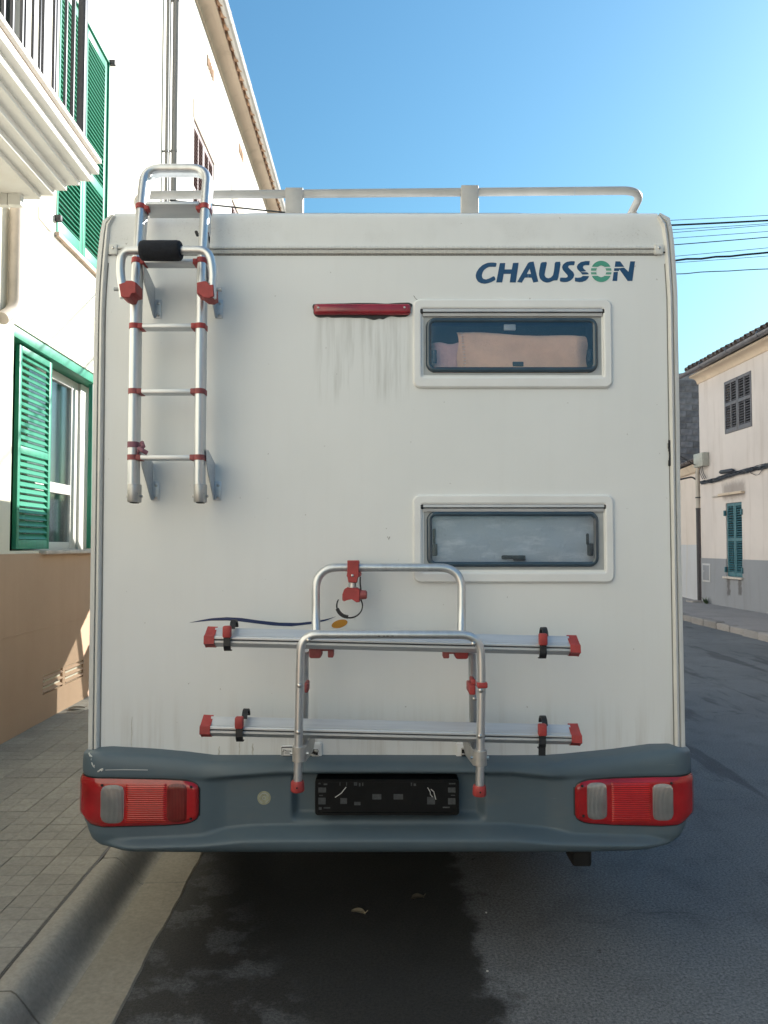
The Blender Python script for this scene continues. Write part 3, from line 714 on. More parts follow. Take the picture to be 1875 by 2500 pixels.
# wall cracks / surface cable
o = MB(Vector((WX, 6, 3))).tube([Sx(px, py, WX + .006) for px, py in ((95, 505), (94, 530), (118, 560), (150, 590))], 0.0035, 6).build('wall_cable', 'creampipe', None)
tag(o, 'thin pale cable fixed to the cream wall under the balcony', 'cable')

# ---------------------------------------------------------------- left house, far part with eaves
TH2 = R(1.16); HG = Vector((WX, W2, 0)); R2 = Matrix.Rotation(-TH2, 3, 'Z')
H2 = Vector((WX - 2, 14, 0)); h2 = empty('house', HG + R2 @ (H2 - HG), -TH2)          # this house stands slightly turned to the street
def S2(px, py, out=0.0):                                   # point on its front, in the house's own axes
    d = ROT @ ray(px, py); n = R2 @ Vector((1, 0, 0)); c = Vector((0, 0, CAMZ))
    t = ((HG + n * out) - c).dot(n) / d.dot(n); return R2.inverted() @ (c + d * t - HG) + HG
CZ = S2(569.5, 262, .03).z; GZ = S2(627, 260, .40).z; ET = GZ - .02; wy2 = lambda px, py: S2(px, py).y

tag(h2, 'tall white house with brown shutters and tiled eaves rising behind the ladder', 'house')
za = S2(473, 290).z; ya_ = S2(565, 495).y
a = (wy2(472, 400), wy2(522, 400), za - 1.75, za); b_ = (ya_, ya_ + 1.2, za - 1.6, za + .1); cwin = (ya_ + 4, ya_ + 5.2, za - 1.6, za + .1)
wall_front(WX + .002, W2 + .001, 32, 0.0, ET, [a, b_, cwin], 0.2, 1, H2).build('wall', 'white_render', h2, smooth=False)
MB(H2).box((WX - 6, W2 + .01, 0), (WX - .4, 32, 9.7)).build('side_wall', 'white_render', h2, smooth=False)
for q in (a, b_, cwin): MB(H2).add([(WX - .19, q[0] - .01, q[2] - .01), (WX - .19, q[1] + .01, q[2] - .01), (WX - .19, q[1] + .01, q[3] + .01), (WX - .19, q[0] - .01, q[3] + .01)], [(0, 1, 2, 3)]).build('room', 'dark', h2, smooth=False)
for q in (a, b_, cwin):
    yc = (q[0] + q[1]) / 2
    for u, v in ((q[0] + .01, yc - .004), (yc + .004, q[1] - .01)):
        leaf(h2, H2, WX + .002 - .01, 1, u, v, q[2] + .01, q[3] - .01, 'brown', 0.055, (q[2] + .75,), singles=False, st=0.055, rail=.08, ncols=2)
    MB(H2).box((WX - .05, q[0] - .06, q[3] + .004), (WX + .012, q[1] + .06, q[3] + .28), .004).build('window_lintel', 'beige', h2)
    MB(H2).box((WX - .05, q[0] - .05, q[2] - .05), (WX + .05, q[1] + .05, q[2] - .002), .004).build('window_sill', 'stone', h2)
# clay vents high on the wall
for (px0, py0, px1, py1) in ((504, 133, 520, 198), (582, 352, 593, 395)):
    p = S2(px0, py0); q = S2(px1, py1); zc = S2((px0 + px1) / 2, (py0 + py1) / 2).z
    y0, y1 = p.y, q.y; vh = 0.20
    v = MB(H2).box((WX - .0, y0, zc - vh / 2), (WX + .008, y1, zc + vh / 2), .002).build('clay_vent', 'beige', h2)
    for k in range(5):
        yy = y0 + (y1 - y0) * (k + .5) / 5; MB(H2).box((WX + .0085, yy - .022, zc - vh * .42), (WX + .022, yy + .022, zc + vh * .42), .003).build('slat', 'terracotta', v)
# eaves: coved cornice, tile ends, gutter
pr = [(0.0, CZ), (0.03, CZ), (0.03, CZ + .03)] + [(0.03 + 0.19 * (1 - math.cos(R(90 * k / 8))), CZ + .03 + (ET - CZ - .08) * math.sin(R(90 * k / 8))) for k in range(9)] + [(0.235, ET - .045), (0.235, ET), (-0.1, ET + .01)]
def extr(prof, y0, y1, n, off, X):
    m = MB(off); rows = [[Vector((X + x, y0 + (y1 - y0) * k / n, z)) for x, z in prof] for k in range(n + 1)]; m.grid(rows)
    m.add(rows[0], [tuple(range(len(prof)))]); m.add(rows[-1], [tuple(range(len(prof)))[::-1]]); return m
extr(pr, W2 + .02, 32, 30, H2, WX).build('cornice', 'cornice', h2)
extr(pr, -30, W2 + .018, 20, H1, WX).build('cornice', 'cornice', h1)
def half_tile(r0, r1, L, th=0.014, seg=8, up=True):
    m = MB(); rows = []
    for (r, y) in ((r0, 0), (r1, L)):
        o_ = [Vector((y, r * math.cos(math.pi * k / seg), r * math.sin(math.pi * k / seg) * (1 if up else -1))) for k in range(seg + 1)]
        i_ = [Vector((y, (r - th) * math.cos(math.pi * k / seg), (r - th) * math.sin(math.pi * k / seg) * (1 if up else -1))) for k in range(seg, -1, -1)]
        rows.append(o_ + i_ + [o_[0]])
    m.grid(rows)
    k = seg
    for row in rows:
        for q in range(k): m.add([row[q], row[q + 1], row[2 * k - q], row[2 * k + 1 - q]], [(0, 1, 2, 3)])
    return m
def tile_row(house, off, X, z, sx, y0, y1, pitch, mat, slope):
    a_ = half_tile(0.085, 0.072, 0.45).build('roof_tile', mat, house, angle=50); b2 = half_tile(0.085, 0.072, 0.45, up=False).build('roof_tile', mat, house, angle=50)
    k = 0; y = y0
    while y < y1:
        for src, dy, dz in ((a_, 0, 0.085), (b2, pitch / 2, 0.055)):
            o = src if k == 0 else inst(src, parent=house)
            o.location = Vector((X, y + dy + random.uniform(-.008, .008), z + dz + random.uniform(-.006, .006))) - off
            o.rotation_euler = Euler((0, -slope, math.pi if sx > 0 else 0)); o.location.x += random.uniform(-.012, .012)
        y += pitch; k += 1
tile_row(h2, H2, WX + 0.35, ET - .02, 1, W2 + .15, 26, 0.27, 'terracotta', R(16))
rf = MB(H2); rf.add([(WX + .30, W2 - .2, ET + .11), (WX + .30, 32, ET + .11), (WX - 6, 32, ET + 1.9), (WX - 6, W2 - .2, ET + 1.9)], [(0, 1, 2, 3)]); rf.build('roof', 'terracotta', h2, smooth=False)
GRX, GRZ, gr = WX + 0.340, GZ, 0.064
gp = [(GRX + .0 + gr * math.cos(R(180 + 180 * k / 10)), GRZ + gr * math.sin(R(180 + 180 * k / 10))) for k in range(11)] + [(GRX + gr + .008, GRZ + .004), (GRX + gr + .008, GRZ + .012), (GRX + gr - .006, GRZ + .010)] + [(GRX + (gr - .006) * math.cos(R(-180 * k / 10)), GRZ + (gr - .006) * math.sin(R(-180 * k / 10))) for k in range(11)]
gu = extr(gp, W2 - .1, 30, 60, H2, 0).build('gutter', 'gutter', h2, angle=50)
for k in range(24):
    y = 10.2 + k * 0.82
    m = MB(H2); rows = []
    for dy in (-.008, .008): rows.append([Vector((GRX + (gr + .005) * math.cos(R(180 + 180 * q / 10)), y + dy, GRZ + (gr + .005) * math.sin(R(180 + 180 * q / 10)))) for q in range(11)])
    m.grid(rows).build('gutter_bracket', 'gutter', gu)

# ---------------------------------------------------------------- right house
H3 = Vector((RX + 2, 12, 0)); h3 = empty('house', H3)
tag(h3, 'peach rendered house with grey cement base and two shuttered windows across the street', 'house')
ry = lambda px: Sx(px, 1250, RX).y; rz = lambda px, py: Sx(px, py, RX).z
RC = ry(1711)                                              # far corner
u2 = (ry(1841), ry(1774), 3.96, rz(1774, 931)); l2 = (ry(1811), ry(1772), 0.80, rz(1772, 1229))
wall_front(RX, -30, RC, 0.0, 5.57, [u2, l2], 0.16, -1, H3).build('wall', 'peach', h3, smooth=False)
MB(H3).box((RX + .3, -30, 0), (RX + 7, RC - .02, 5.55)).build('side_wall', 'oldwhite', h3, smooth=False)
MB(H3).add([(RX, RC, 0), (RX + .31, RC, 0), (RX + .31, RC, 5.57), (RX, RC, 5.57)], [(0, 1, 2, 3)]).build('corner_wall', 'peach', h3, smooth=False)
for q in (u2, l2): MB(H3).add([(RX + .15, q[0] - .01, q[2] - .01), (RX + .15, q[1] + .01, q[2] - .01), (RX + .15, q[1] + .01, q[3] + .01), (RX + .15, q[0] - .01, q[3] + .01)], [(0, 1, 2, 3)]).build('room', 'dark', h3, smooth=False)
dz = rz(1712, 1362)
dm = MB(H3)
dm.box((RX - .012, -30, PZ - .02), (RX + .01, l2[0] - .001, dz)); dm.box((RX - .012, l2[1] + .001, PZ - .02), (RX + .01, RC + .012, dz)); dm.box((RX - .0118, l2[0] - .001, PZ - .02), (RX + .01, l2[1] + .001, l2[2] - .03))
dm.build('dado', 'greydado', h3, smooth=False)
for q, mt, c2 in ((u2, 'greyshutter', 2), (l2, 'teal', 1)):
    yc = (q[0] + q[1]) / 2; zc = q[2] + (q[3] - q[2]) * (0.55 if c2 == 2 else 0.50)
    for u, v in ((q[0] + .006, yc - .004), (yc + .004, q[1] - .006)):
        leaf(h3, H3, RX - (.012 if c2 == 2 else -.02), -1, u, v, q[2] + .006, q[3] - .006, mt, 0.055 if c2 == 2 else .050, (zc,), singles=False, st=.05, rail=.07, ncols=c2)
for z in (l2[2] + .15, l2[3] - .22):
    for y in (l2[0] - .02, l2[1] + .02): MB(H3).box((RX - .04, y - .02, z - .06), (RX + .02, y + .02, z + .06), .004).build('shutter_hinge', 'teal', h3)
MB(H3).box((RX - .07, l2[0] - .05, l2[2] - .045), (RX + .05, l2[1] + .09, l2[2] - .001), .006).build('window_sill', 'stone', h3)
lz = rz(1780, 1207); smudge(M['peach'], [(ry(1820) - 12, ry(1766) - 12, lz - .10, lz + .24)], (0.20, 0.165, 0.15), .09, .6); smudge(M['greydado'], [(l2[0] - 11.95, l2[0] - 11.80, .42, .76), (l2[1] - 12.16, l2[1] - 12.02, .38, .76)], (0.11, 0.10, 0.10), .04, .8)
MB(H3).box((RX - .09, ry(1819), lz - .02), (RX + .01, ry(1762), lz + .035), .008).build('window_ledge', 'cornice', h3)
MB(H3).box((RX - .05, ry(1762) + .001, lz - .02), (RX + .01, ry(1743), lz + .015), .004).build('ledge_end', 'stone', h3)
mdy0, mdy1 = ry(1733), ry(1713)
md = MB(H3).box((RX - .026, mdy0, .63), (RX - .005, mdy1 - .03, 1.06), .004).build('meter_door', 'palegrey', h3)
MB(H3).box((RX - .031, mdy0 + .04, .67), (RX - .0255, mdy1 - .07, 1.02), .003).build('panel', 'greydado', md)
MB(H3).bolt((RX - .033, mdy0 + .3, .88), .012, n=Vector((-1, 0, 0))).build('lock', 'steel', md)
# eaves
pr3 = [(0.0, 5.37), (-0.02, 5.38)] + [(-0.02 - 0.17 * (1 - math.cos(R(90 * k / 5))), 5.38 + 0.14 * math.sin(R(90 * k / 5))) for k in range(6)] + [(-0.21, 5.53), (-0.21, 5.57), (0.1, 5.58)]
extr(pr3, -30, RC + .05, 20, H3, RX).build('cornice', 'cornice', h3)
tile_row(h3, H3, RX - 0.30, 5.61, -1, 9.0, RC + .1, 0.21, 'oldtile', R(20))
MB(H3).add([(RX - .28, -30, 5.63), (RX - .28, RC + .15, 5.63), (RX + 6.5, RC + .15, 8.0), (RX + 6.5, -30, 8.0)], [(0, 1, 2, 3)]).build('roof', 'oldtile', h3, smooth=False)
g3x, g3z, g3r = RX - 0.32, 5.63, 0.07
gp3 = [(g3x + g3r * math.cos(R(180 + 180 * k / 10)), g3z + g3r * math.sin(R(180 + 180 * k / 10))) for k in range(11)] + [(g3x + (g3r - .006) * math.cos(R(-180 * k / 10)), g3z + (g3r - .006) * math.sin(R(-180 * k / 10))) for k in range(11)]
gu3 = extr(gp3, -30, RC + .30, 30, H3, 0).build('gutter', 'oldgutter', h3, angle=50)
for k in range(8): 
    y = RC - 0.9 - k * 1.3; MB(H3).tube([(g3x, y - .02, g3z - .004), (g3x, y + .02, g3z - .004)], g3r + .006, 18).build('gutter_joint', 'oldgutter', gu3)
# utility box and cable bundle on the right house
bxp = Sx(1724, 1122, RX); ub = MB(Vector((RX - .08, bxp.y, bxp.z))).box((RX - .17, ry(1734), rz(1724, 1139)), (RX - .002, RC - .02, rz(1724, 1106)), .015)
ubo = ub.build('junction_box', 'boxgrey'); tag(ubo, 'pale grey junction box on the corner of the peach house', 'junction box')
MB(Vector((RX - .08, bxp.y, bxp.z))).box((RX - .176, ry(1731), rz(1724, 1135)), (RX - .1705, RC - .06, rz(1724, 1110)), .004).build('lid', 'boxgrey', ubo)
for q in range(3):
    y = RC - .10 - q * .09; MB(Vector((RX - .08, bxp.y, bxp.z))).tube(fillet([(RX - .07, y, rz(1724, 1139) + .01), (RX - .06, y - .02, 3.2), (RX - .05, y - .15, rz(1724, 1169))], .08, 4), .011, 6).build('lead', 'railing', ubo)
bc = MB(Vector((RX - .05, 15, 3)))
for q in range(5):
    pts = []
    for k in range(40):
        px = 1712 + (2050 - 1712) * k / 39; c = interp([(1712, 1178), (1745, 1172), (1790, 1156), (1875, 1136), (2050, 1090)], px)
        p = Sx(px, c, RX - .05); pts.append(p + Vector((random.uniform(-.01, .01) - .012 * (q % 2), 0, (q - 2) * .019 + random.uniform(-.01, .01))))
    bc.tube(pts, .017 if q != 4 else .010, 6)
tag(bc.build('cable_bundle', 'bundle'), 'dark bundle of cables strung along the peach wall between its two windows', 'cables')
sj = MB(Vector((RX - .06, 16.5, 3.2))); p0, p1 = Sx(1757, 1153, RX - .06), Sx(1791, 1148, RX - .06)
sj.tube([p0, p0.lerp(p1, .12), p0.lerp(p1, .88), p1], .045, 12, scale=[.5, 1, 1, .5]); tag(sj.build('cable_splice', 'bundle'), 'black cable splice sleeve lying on top of the cable bundle', 'cable sleeve')
lp = MB(Vector((RX - .06, 16, 3))).tube([Sx(px, py, RX - .03) for px, py in ((1828, 1148), (1835, 1156), (1845, 1160), (1853, 1158), (1862, 1146))], .006, 6)
tag(lp.build('loose_cable', 'bundle'), 'thin loop of loose cable hanging below the cable bundle', 'cable')

# ---------------------------------------------------------------- low house and block wall beyond
dxy = Vector((0.32, 2.0, 0)).normalized(); A = Vector((RX + .06, RC + .03, 0))
H4 = A.copy(); h4 = empty('house', H4); tag(h4, 'low old white house with pale grey base behind the rainwater pipe', 'house')
def along(t, z, out=0.0): return A + dxy * t + Vector((-dxy.y, dxy.x, 0)) * out + Vector((0, 0, z))
hz = Sy(1690, 1135, RC + .5).z
MB(H4).add([along(0, 0), along(9, 0), along(9, hz), along(0, hz)], [(0, 1, 2, 3)]).build('wall', 'oldwhite', h4, smooth=False)
MB(H4).add([along(0, 0, .008), along(9, 0, .008), along(9, 1.5, .008), along(0, 1.5, .008)], [(0, 1, 2, 3)]).build('dado', 'palegrey', h4, smooth=False)
MB(H4).add([along(0, hz, .16), along(9, hz, .16), along(9, hz + 1.2, -3.4), along(0, hz + 1.2, -3.4)], [(0, 1, 2, 3)]).build('roof', 'oldtile', h4, smooth=False)
MB(H4).prism([along(0, hz - .2, 0), along(0, hz - .17, .06), along(0, hz - .04, .13), along(0, hz - .01, .15), along(0, hz - .01, -.1)], dxy * 9).build('cornice', 'cornice', h4)
tl = half_tile(0.085, 0.072, 0.4).build('roof_tile', 'oldtile', h4, angle=50)
for k in range(30):
    o = tl if k == 0 else inst(tl, parent=h4); o.location = along(.1 + k * .2, hz + .03, .19) - H4; o.rotation_euler = (0, -R(14), math.atan2(dxy.y, dxy.x) - math.pi / 2)
dp = Vector((RX - 0.02, RC + .10, 0)); pz = Sy(1704, 1248, RC).z
o = MB(dp).tube([dp + Vector((0, 0, pz)), dp + Vector((0, 0, hz - .25)), dp + Vector((.06, .05, hz - .05))], .05, 12).build('rainwater_pipe', 'creampipe')
tag(o, 'rainwater pipe in the corner, beige above and dark iron below', 'pipe')
MB(dp).tube([dp + Vector((0, 0, PZ)), dp + Vector((0, 0, pz)), dp + Vector((0, 0, pz + .08))], .052, 12, scale=[1, 1, 1.12]).build('lower_pipe', 'darkpipe', o)
MB(dp).tube([dp + Vector((0, 0, 2.62)), dp + Vector((0, 0, 2.65))], .062, 12).build('pipe_clip', 'darkpipe', o)
pc = MB(Vector((RX, RC, 3))).tube(fillet([Sy(px, py, RC + .2) for px, py in ((1640, 1175), (1690, 1164), (1700, 1172), (1713, 1178))] , .2, 4), .02, 6)
tag(pc.build('wall_cable', 'bundle'), 'dark cable crossing the front of the low white house', 'cable')
sh = MB(Vector((RX, RC, PZ))).box((RX - .25, RC - .05, PZ - .02), (RX + .1, RC + .35, PZ + .05), .01); tag(sh.build('door_step', 'stonekerb'), 'low stone step at the foot of the iron pipe', 'step')
# weed
wd = MB(Vector((RX - .05, RC - .4, PZ)))
for k in range(40):
    a0 = random.uniform(0, 6.28); l = random.uniform(.06, .22); b0 = Vector((RX - .08 + random.uniform(-.03, .03), RC - .4 + random.uniform(-.06, .06), PZ)); d0 = Vector((math.cos(a0) * .5 - .2, math.sin(a0) * .5, 1)).normalized() * l; s0 = Vector((-math.sin(a0), math.cos(a0), 0)) * .012
    wd.add([b0, b0 + d0 * .5 + s0, b0 + d0, b0 + d0 * .5 - s0], [(0, 1, 2, 3)])
tag(wd.build('weed', 'weed', fix=False), 'small dry weed growing at the foot of the grey cement base', 'plant')
# unrendered gable of the next house
BY = 24.0; H5 = Vector((12.5, BY, 0)); h5 = empty('house', H5); tag(h5, 'bare grey concrete block gable wall rising behind the low white house', 'house')
gx0 = 8.6; gz = Sy(1662, 928, BY).z; gz2 = Sy(1709, 916, BY).z
MB(H5).prism([(gx0, BY + .004, 0), (15, BY + .004, 0), (15, BY + .004, gz2 + 1.2), (gx0, BY + .004, gz - .1)], (0, 6, 0)).build('wall', 'mortar', h5, smooth=False)
bb = MB(Vector((0, 0, 0))).box((0.006, 0, 0.006), (.394, .02, .190), .004).build('block', 'block', h5)
kk = 0
for r_ in range(20):
    for c_ in range(7):
        z = 3.0 + r_ * .196; x = gx0 + .15 + c_ * .4 + (.2 if r_ % 2 else 0)
        if z + .2 > gz - .05 + (x - gx0) * .1: continue
        o = bb if kk == 0 else inst(bb, parent=h5); kk += 1
        o.location = Vector((x, BY - .012 + random.uniform(-.004, .004), z)) - H5

# ---------------------------------------------------------------- overhead wires across the street
WYD = 9.0
wires = [(537.5, 525.7, .0035, 'topmost thin wire of those crossing the sky'), (549.5, 538.3, .0115, 'upper thick black cable crossing the sky'), (560.5, 546, .0035, 'thin wire just below the upper thick cable'),
         (567.7, 549.5, .0035, 'second thin wire below the upper thick cable'), (581.5, 565, .0035, 'thin wire midway between the two thick cables'), (597.7, 579, .0058, 'medium dark wire above the lower thick cable'),
         (625.8, 605, .0035, 'thin wire close above the lower thick cable'), (636, 617, .0125, 'lower thick black cable crossing the sky'), (641.8, 625, .0032, 'thin wire close below the lower thick cable'), (668.7, 657, .0058, 'lowest wavy dark wire crossing the sky')]
for q, (ya, yb, r, lab) in enumerate(wires):
    pa, pb = Sy(1645, ya, WYD + q * .02), Sy(1875, yb, WYD + q * .02)
    s = (pb.z - pa.z) / (pb.x - pa.x); k2 = 0.0075; pts = []
    for k in range(60):
        x = WX + .02 + (RX - .04 - WX) * k / 59
        z = pa.z + s * (x - pa.x) + k2 * (x - pa.x) * (x - pb.x) * .5 - .0
        pts.append(Vector((x, WYD + q * .02, z + (random.uniform(-.008, .008) if q in (9, 7) else 0))))
    tag(MB(Vector((2.5, WYD, 5))).tube(pts, r, 6).build('overhead_wire', 'cable'), lab, 'wire', 'wires crossing the sky')
pts = [Sy(380, 488, 9.7), Sy(523, 501, 9.62), Sy(697, 519, 9.55), Sy(800, 529, 9.5)]; e = Vector((RX + .05, RC + .12, 3.35)); pts += [pts[-1].lerp(e, .5) - Vector((0, 0, .15)), e]
pts[0] = Vector((WX + .03, 9.75, pts[0].z + .02))
tag(MB(Vector((-1, 9.5, 5))).tube(fillet(pts, .3), .011, 6).build('overhead_wire', 'cable'), 'black cable running from the white house down behind the roof rail', 'wire', 'wires crossing the sky')
o = None

# ---------------------------------------------------------------- fallen leaves on the road
def fallen(px, py, L, W, rz_, mat, lab, z0=0.006):
    p = Sz(px, py, z0); m = MB(); rows = []
    for i in range(13):
        t = i / 12; w = W * math.sin(math.pi * min(1, max(0, t)) ** .8 * .998 + .001) ** .8
        rows.append([Vector((L * (t - .5), w * u, .004 + .007 * u * u + .006 * math.sin(3 * t))) for u in (-1, -.5, 0, .5, 1)])
    m.grid(rows); m.tube([(L * .5, 0, .012), (L * .64, .006, .02)], .0016, 5)
    o = m.build('fallen_leaf', mat, fix=False); o.location = p; o.rotation_euler = (0, 0, rz_); tag(o, lab, 'leaf', 'leaves on the road')
fallen(875, 2232, .062, .020, R(-25), 'leaf', 'pale dry leaf lying on the dark asphalt below the number plate')
fallen(1020, 2196, .055, .022, R(10), 'leafdark', 'dull brown leaf lying on the asphalt behind the paler leaf')
fallen(187, 1731, .13, .045, R(20), 'leafdark', 'brown leaf lying on the pavement against the tan wall base', PZ + .004)
for px, py in ((1187, 2229), (1190, 2372), (1665, 1585)):
    p = Sz(px, py, .002); m = MB().box((-.0035, -.003, 0), (.0035, .003, .004), .001); o = m.build('pebble', 'scuff'); o.location = p; o.rotation_euler = (0, 0, px)
    tag(o, {1187: 'tiny white pebble on the asphalt right of the fallen leaves', 1190: 'tiny white pebble on the asphalt at the bottom of the picture', 1665: 'small pale stone on the far side of the road by the kerb'}[px], 'pebble')

# ================================================================== THE MOTORHOME
D = 2.9
C0 = Vector((0, D + 3.0, 0))
van = empty('motorhome', ROT @ C0, -YAW)
tag(van, 'white motorhome seen from behind with ladder, bike carrier and grey bumper', 'motorhome')
def VB(): return MB(C0)
# --- outline of the body on the back plane
LO = [(212, 1862), (216, 1560), (220, 1300), (224, 1000), (227, 839), (229, 749), (232, 670), (237, 613), (244, 557), (250, 534), (259, 525), (272, 523)]
LI = [(243, 1862), (247, 1560), (250, 1300), (254, 952), (256, 771), (259, 704), (264, 636), (270, 557), (274, 536), (282, 530)]
RO = [(1676, 1862), (1670, 1560), (1664, 1300), (1661, 1000), (1657, 788), (1656, 713), (1652, 648), (1648, 592), (1642, 547), (1636, 527), (1628, 520), (1612, 519)]
RI = [(1647, 1862), (1642, 1560), (1638, 1300), (1633, 1000), (1631, 872), (1629, 732), (1624, 648), (1618, 578), (1614, 545), (1604, 531)]
lo, li, ro_, ri = ([V(a, b, D) for a, b in q] for q in (LO, LI, RO, RI))
N = 46
lo, li, ro_, ri = (resample(q, N) for q in (lo, li, ro_, ri))
# rear panel with two window openings; top rolls over into the roof
win = [dict(o=(1008, 732, 1494, 948), i=(1028, 755, 1473, 922), p=(1040, 776, 1460, 909)), dict(o=(1008, 1208, 1499, 1422.5), i=(1029, 1231, 1477, 1397), p=(1042, 1248, 1462, 1384))]
hx0, hx1 = V(1034, 840, D).x, V(1468, 840, D).x
hz_ = [(V(1200, 916, D).z, V(1200, 762, D).z), (V(1200, 1391, D).z, V(1200, 1237, D).z)]
tl_ = sorted((p.z, p.x) for p in li); tr_ = sorted((p.z, p.x) for p in ri)
ztop = V(900, 533, D).z
zs_ = sorted([V(900, 1868, D).z] + [z for q in hz_ for z in q] + [V(900, y, D).z for y in (1700, 1560, 1100, 1000, 700, 650, 600, 580, 560, 545)] + [ztop])
rows = []
for z in zs_: rows.append([Vector((interp(tl_, z) - .004, D, z)), Vector((-.3, D, z)), Vector((hx0, D, z)), Vector((hx1, D, z)), Vector((interp(tr_, z) + .004, D, z))])
for k in range(1, 7):
    t = R(90 * k / 6); r0 = 0.03; rows.append([Vector((p.x, D + r0 * (1 - math.cos(t)), ztop + r0 * math.sin(t))) for p in rows[len(zs_) - 1]])
def skp(i, j):
    if j != 2 or i >= len(zs_) - 1: return False
    c = (rows[i][0].z + rows[i + 1][0].z) / 2
    return any(a < c < b for a, b in hz_)
VB().grid(rows, skp).build('rear_panel', 'white', van, angle=30)
roofz = ztop + 0.03
FY = D + 4.75                                           # where body meets the cab
sideL = [Vector((p.x, D + .03, p.z)) for p in lo]; sideR = [Vector((p.x, D + .03, p.z)) for p in ro_]
prof = sideL + [Vector((-.5, D + .03, roofz + .004)), Vector((.5, D + .03, roofz + .004))] + sideR[::-1]
b = VB(); b.grid([prof, [Vector((p.x, FY, p.z)) for p in prof]]); 
zb = prof[0].z
b.add([prof[0], prof[-1], Vector((prof[-1].x, FY, zb)), Vector((prof[0].x, FY, zb))], [(0, 1, 2, 3)])
fb = [Vector((p.x, FY, p.z)) for p in prof]; b.add([p for p in fb], [tuple(range(len(fb)))])
b.build('body', 'white', van, angle=30)
VB().box((-1.02, D + .12, .38), (1.02, FY, zb - .004)).build('chassis', 'under', van, smooth=False)
# corner extrusions
for outer, inner, sgn in ((lo, li, -1), (ro_, ri, 1)):
    fr = [(0, .032), (.03, .012), (.10, -.003), (.30, -.006), (.46, -.007), (.50, .004), (.56, .004), (.60, -.008), (.80, -.013), (.92, -.009), (1.0, .002)]
    VB().grid([[p.lerp(q, f) + Vector((0, d_, 0)) for f, d_ in fr] for p, q in zip(outer, inner)]).build('corner_trim', 'trim', van, angle=50)
    VB().grid([[p.lerp(q, f) + Vector((0, -.001, 0)) for f in (.995, 1.09)] for p, q in zip(outer[:-4], inner[:-4])]).build('trim_seal', 'trimline', van)
    VB().grid([[p.lerp(q, f) + Vector((0, .001, 0)) for f in (.485, .575)] for p, q in zip(outer, inner)]).build('trim_insert', 'trimline', van)
# torn black sealant on the far edge
m = VB(); 
for k in range(9):
    p = V(1634 + k * .15, 1078 + k * 7, D - .004); m.box(p - Vector((.004 + .002 * math.sin(k), .003, .006)), p + Vector((.003, .003, .006)), .002)
m.build('torn_seal', 'blackseal', van)
# horizontal trim strip
zc1, zc2 = V(900, 601, D).z, V(900, 621, D).z
x0, x1 = V(288, 610, D).x, V(1598, 610, D).x
pr_ = [(D + .002, zc2), (D - .008, zc2 + .002), (D - .012, zc2 + .011), (D - .007, zc2 + .014), (D - .007, zc2 + .018), (D - .012, zc2 + .021), (D - .008, zc1 - .001), (D + .002, zc1)]
VB().prism([(x0, y, z) for y, z in pr_], (x1 - x0, 0, 0)).build('trim_strip', 'trim', van, angle=25)
VB().box((x0 - .01, D - .002, zc2 - .005), (x1 + .01, D + .001, zc2 - .0005)).build('trim_seal', 'trimline', van)
VB().box((x0, D - .0075, zc2 + .0142), (x1, D - .0065, zc2 + .0178)).build('trim_insert', 'trimline', van)
for px in (279, 1606):
    c = V(px, 610, D); w = .016
    VB().box((c.x - w, D - .015, zc2 - .004), (c.x + w, D, zc1 + .003), .003).build('trim_end_cap', 'trim', van)
    VB().bolt((c.x, D - .015, c.z + .002), .0055).build('screw', 'steel', van)
# dirt-black gaps at the strip ends
for px, py in ((268, 622), (1621, 616)):
    p = V(px, py, D - .004); VB().box(p - Vector((.006, .002, .003)), p + Vector((.006, .003, .003)), .002).build('seal_lump', 'blackseal', van)

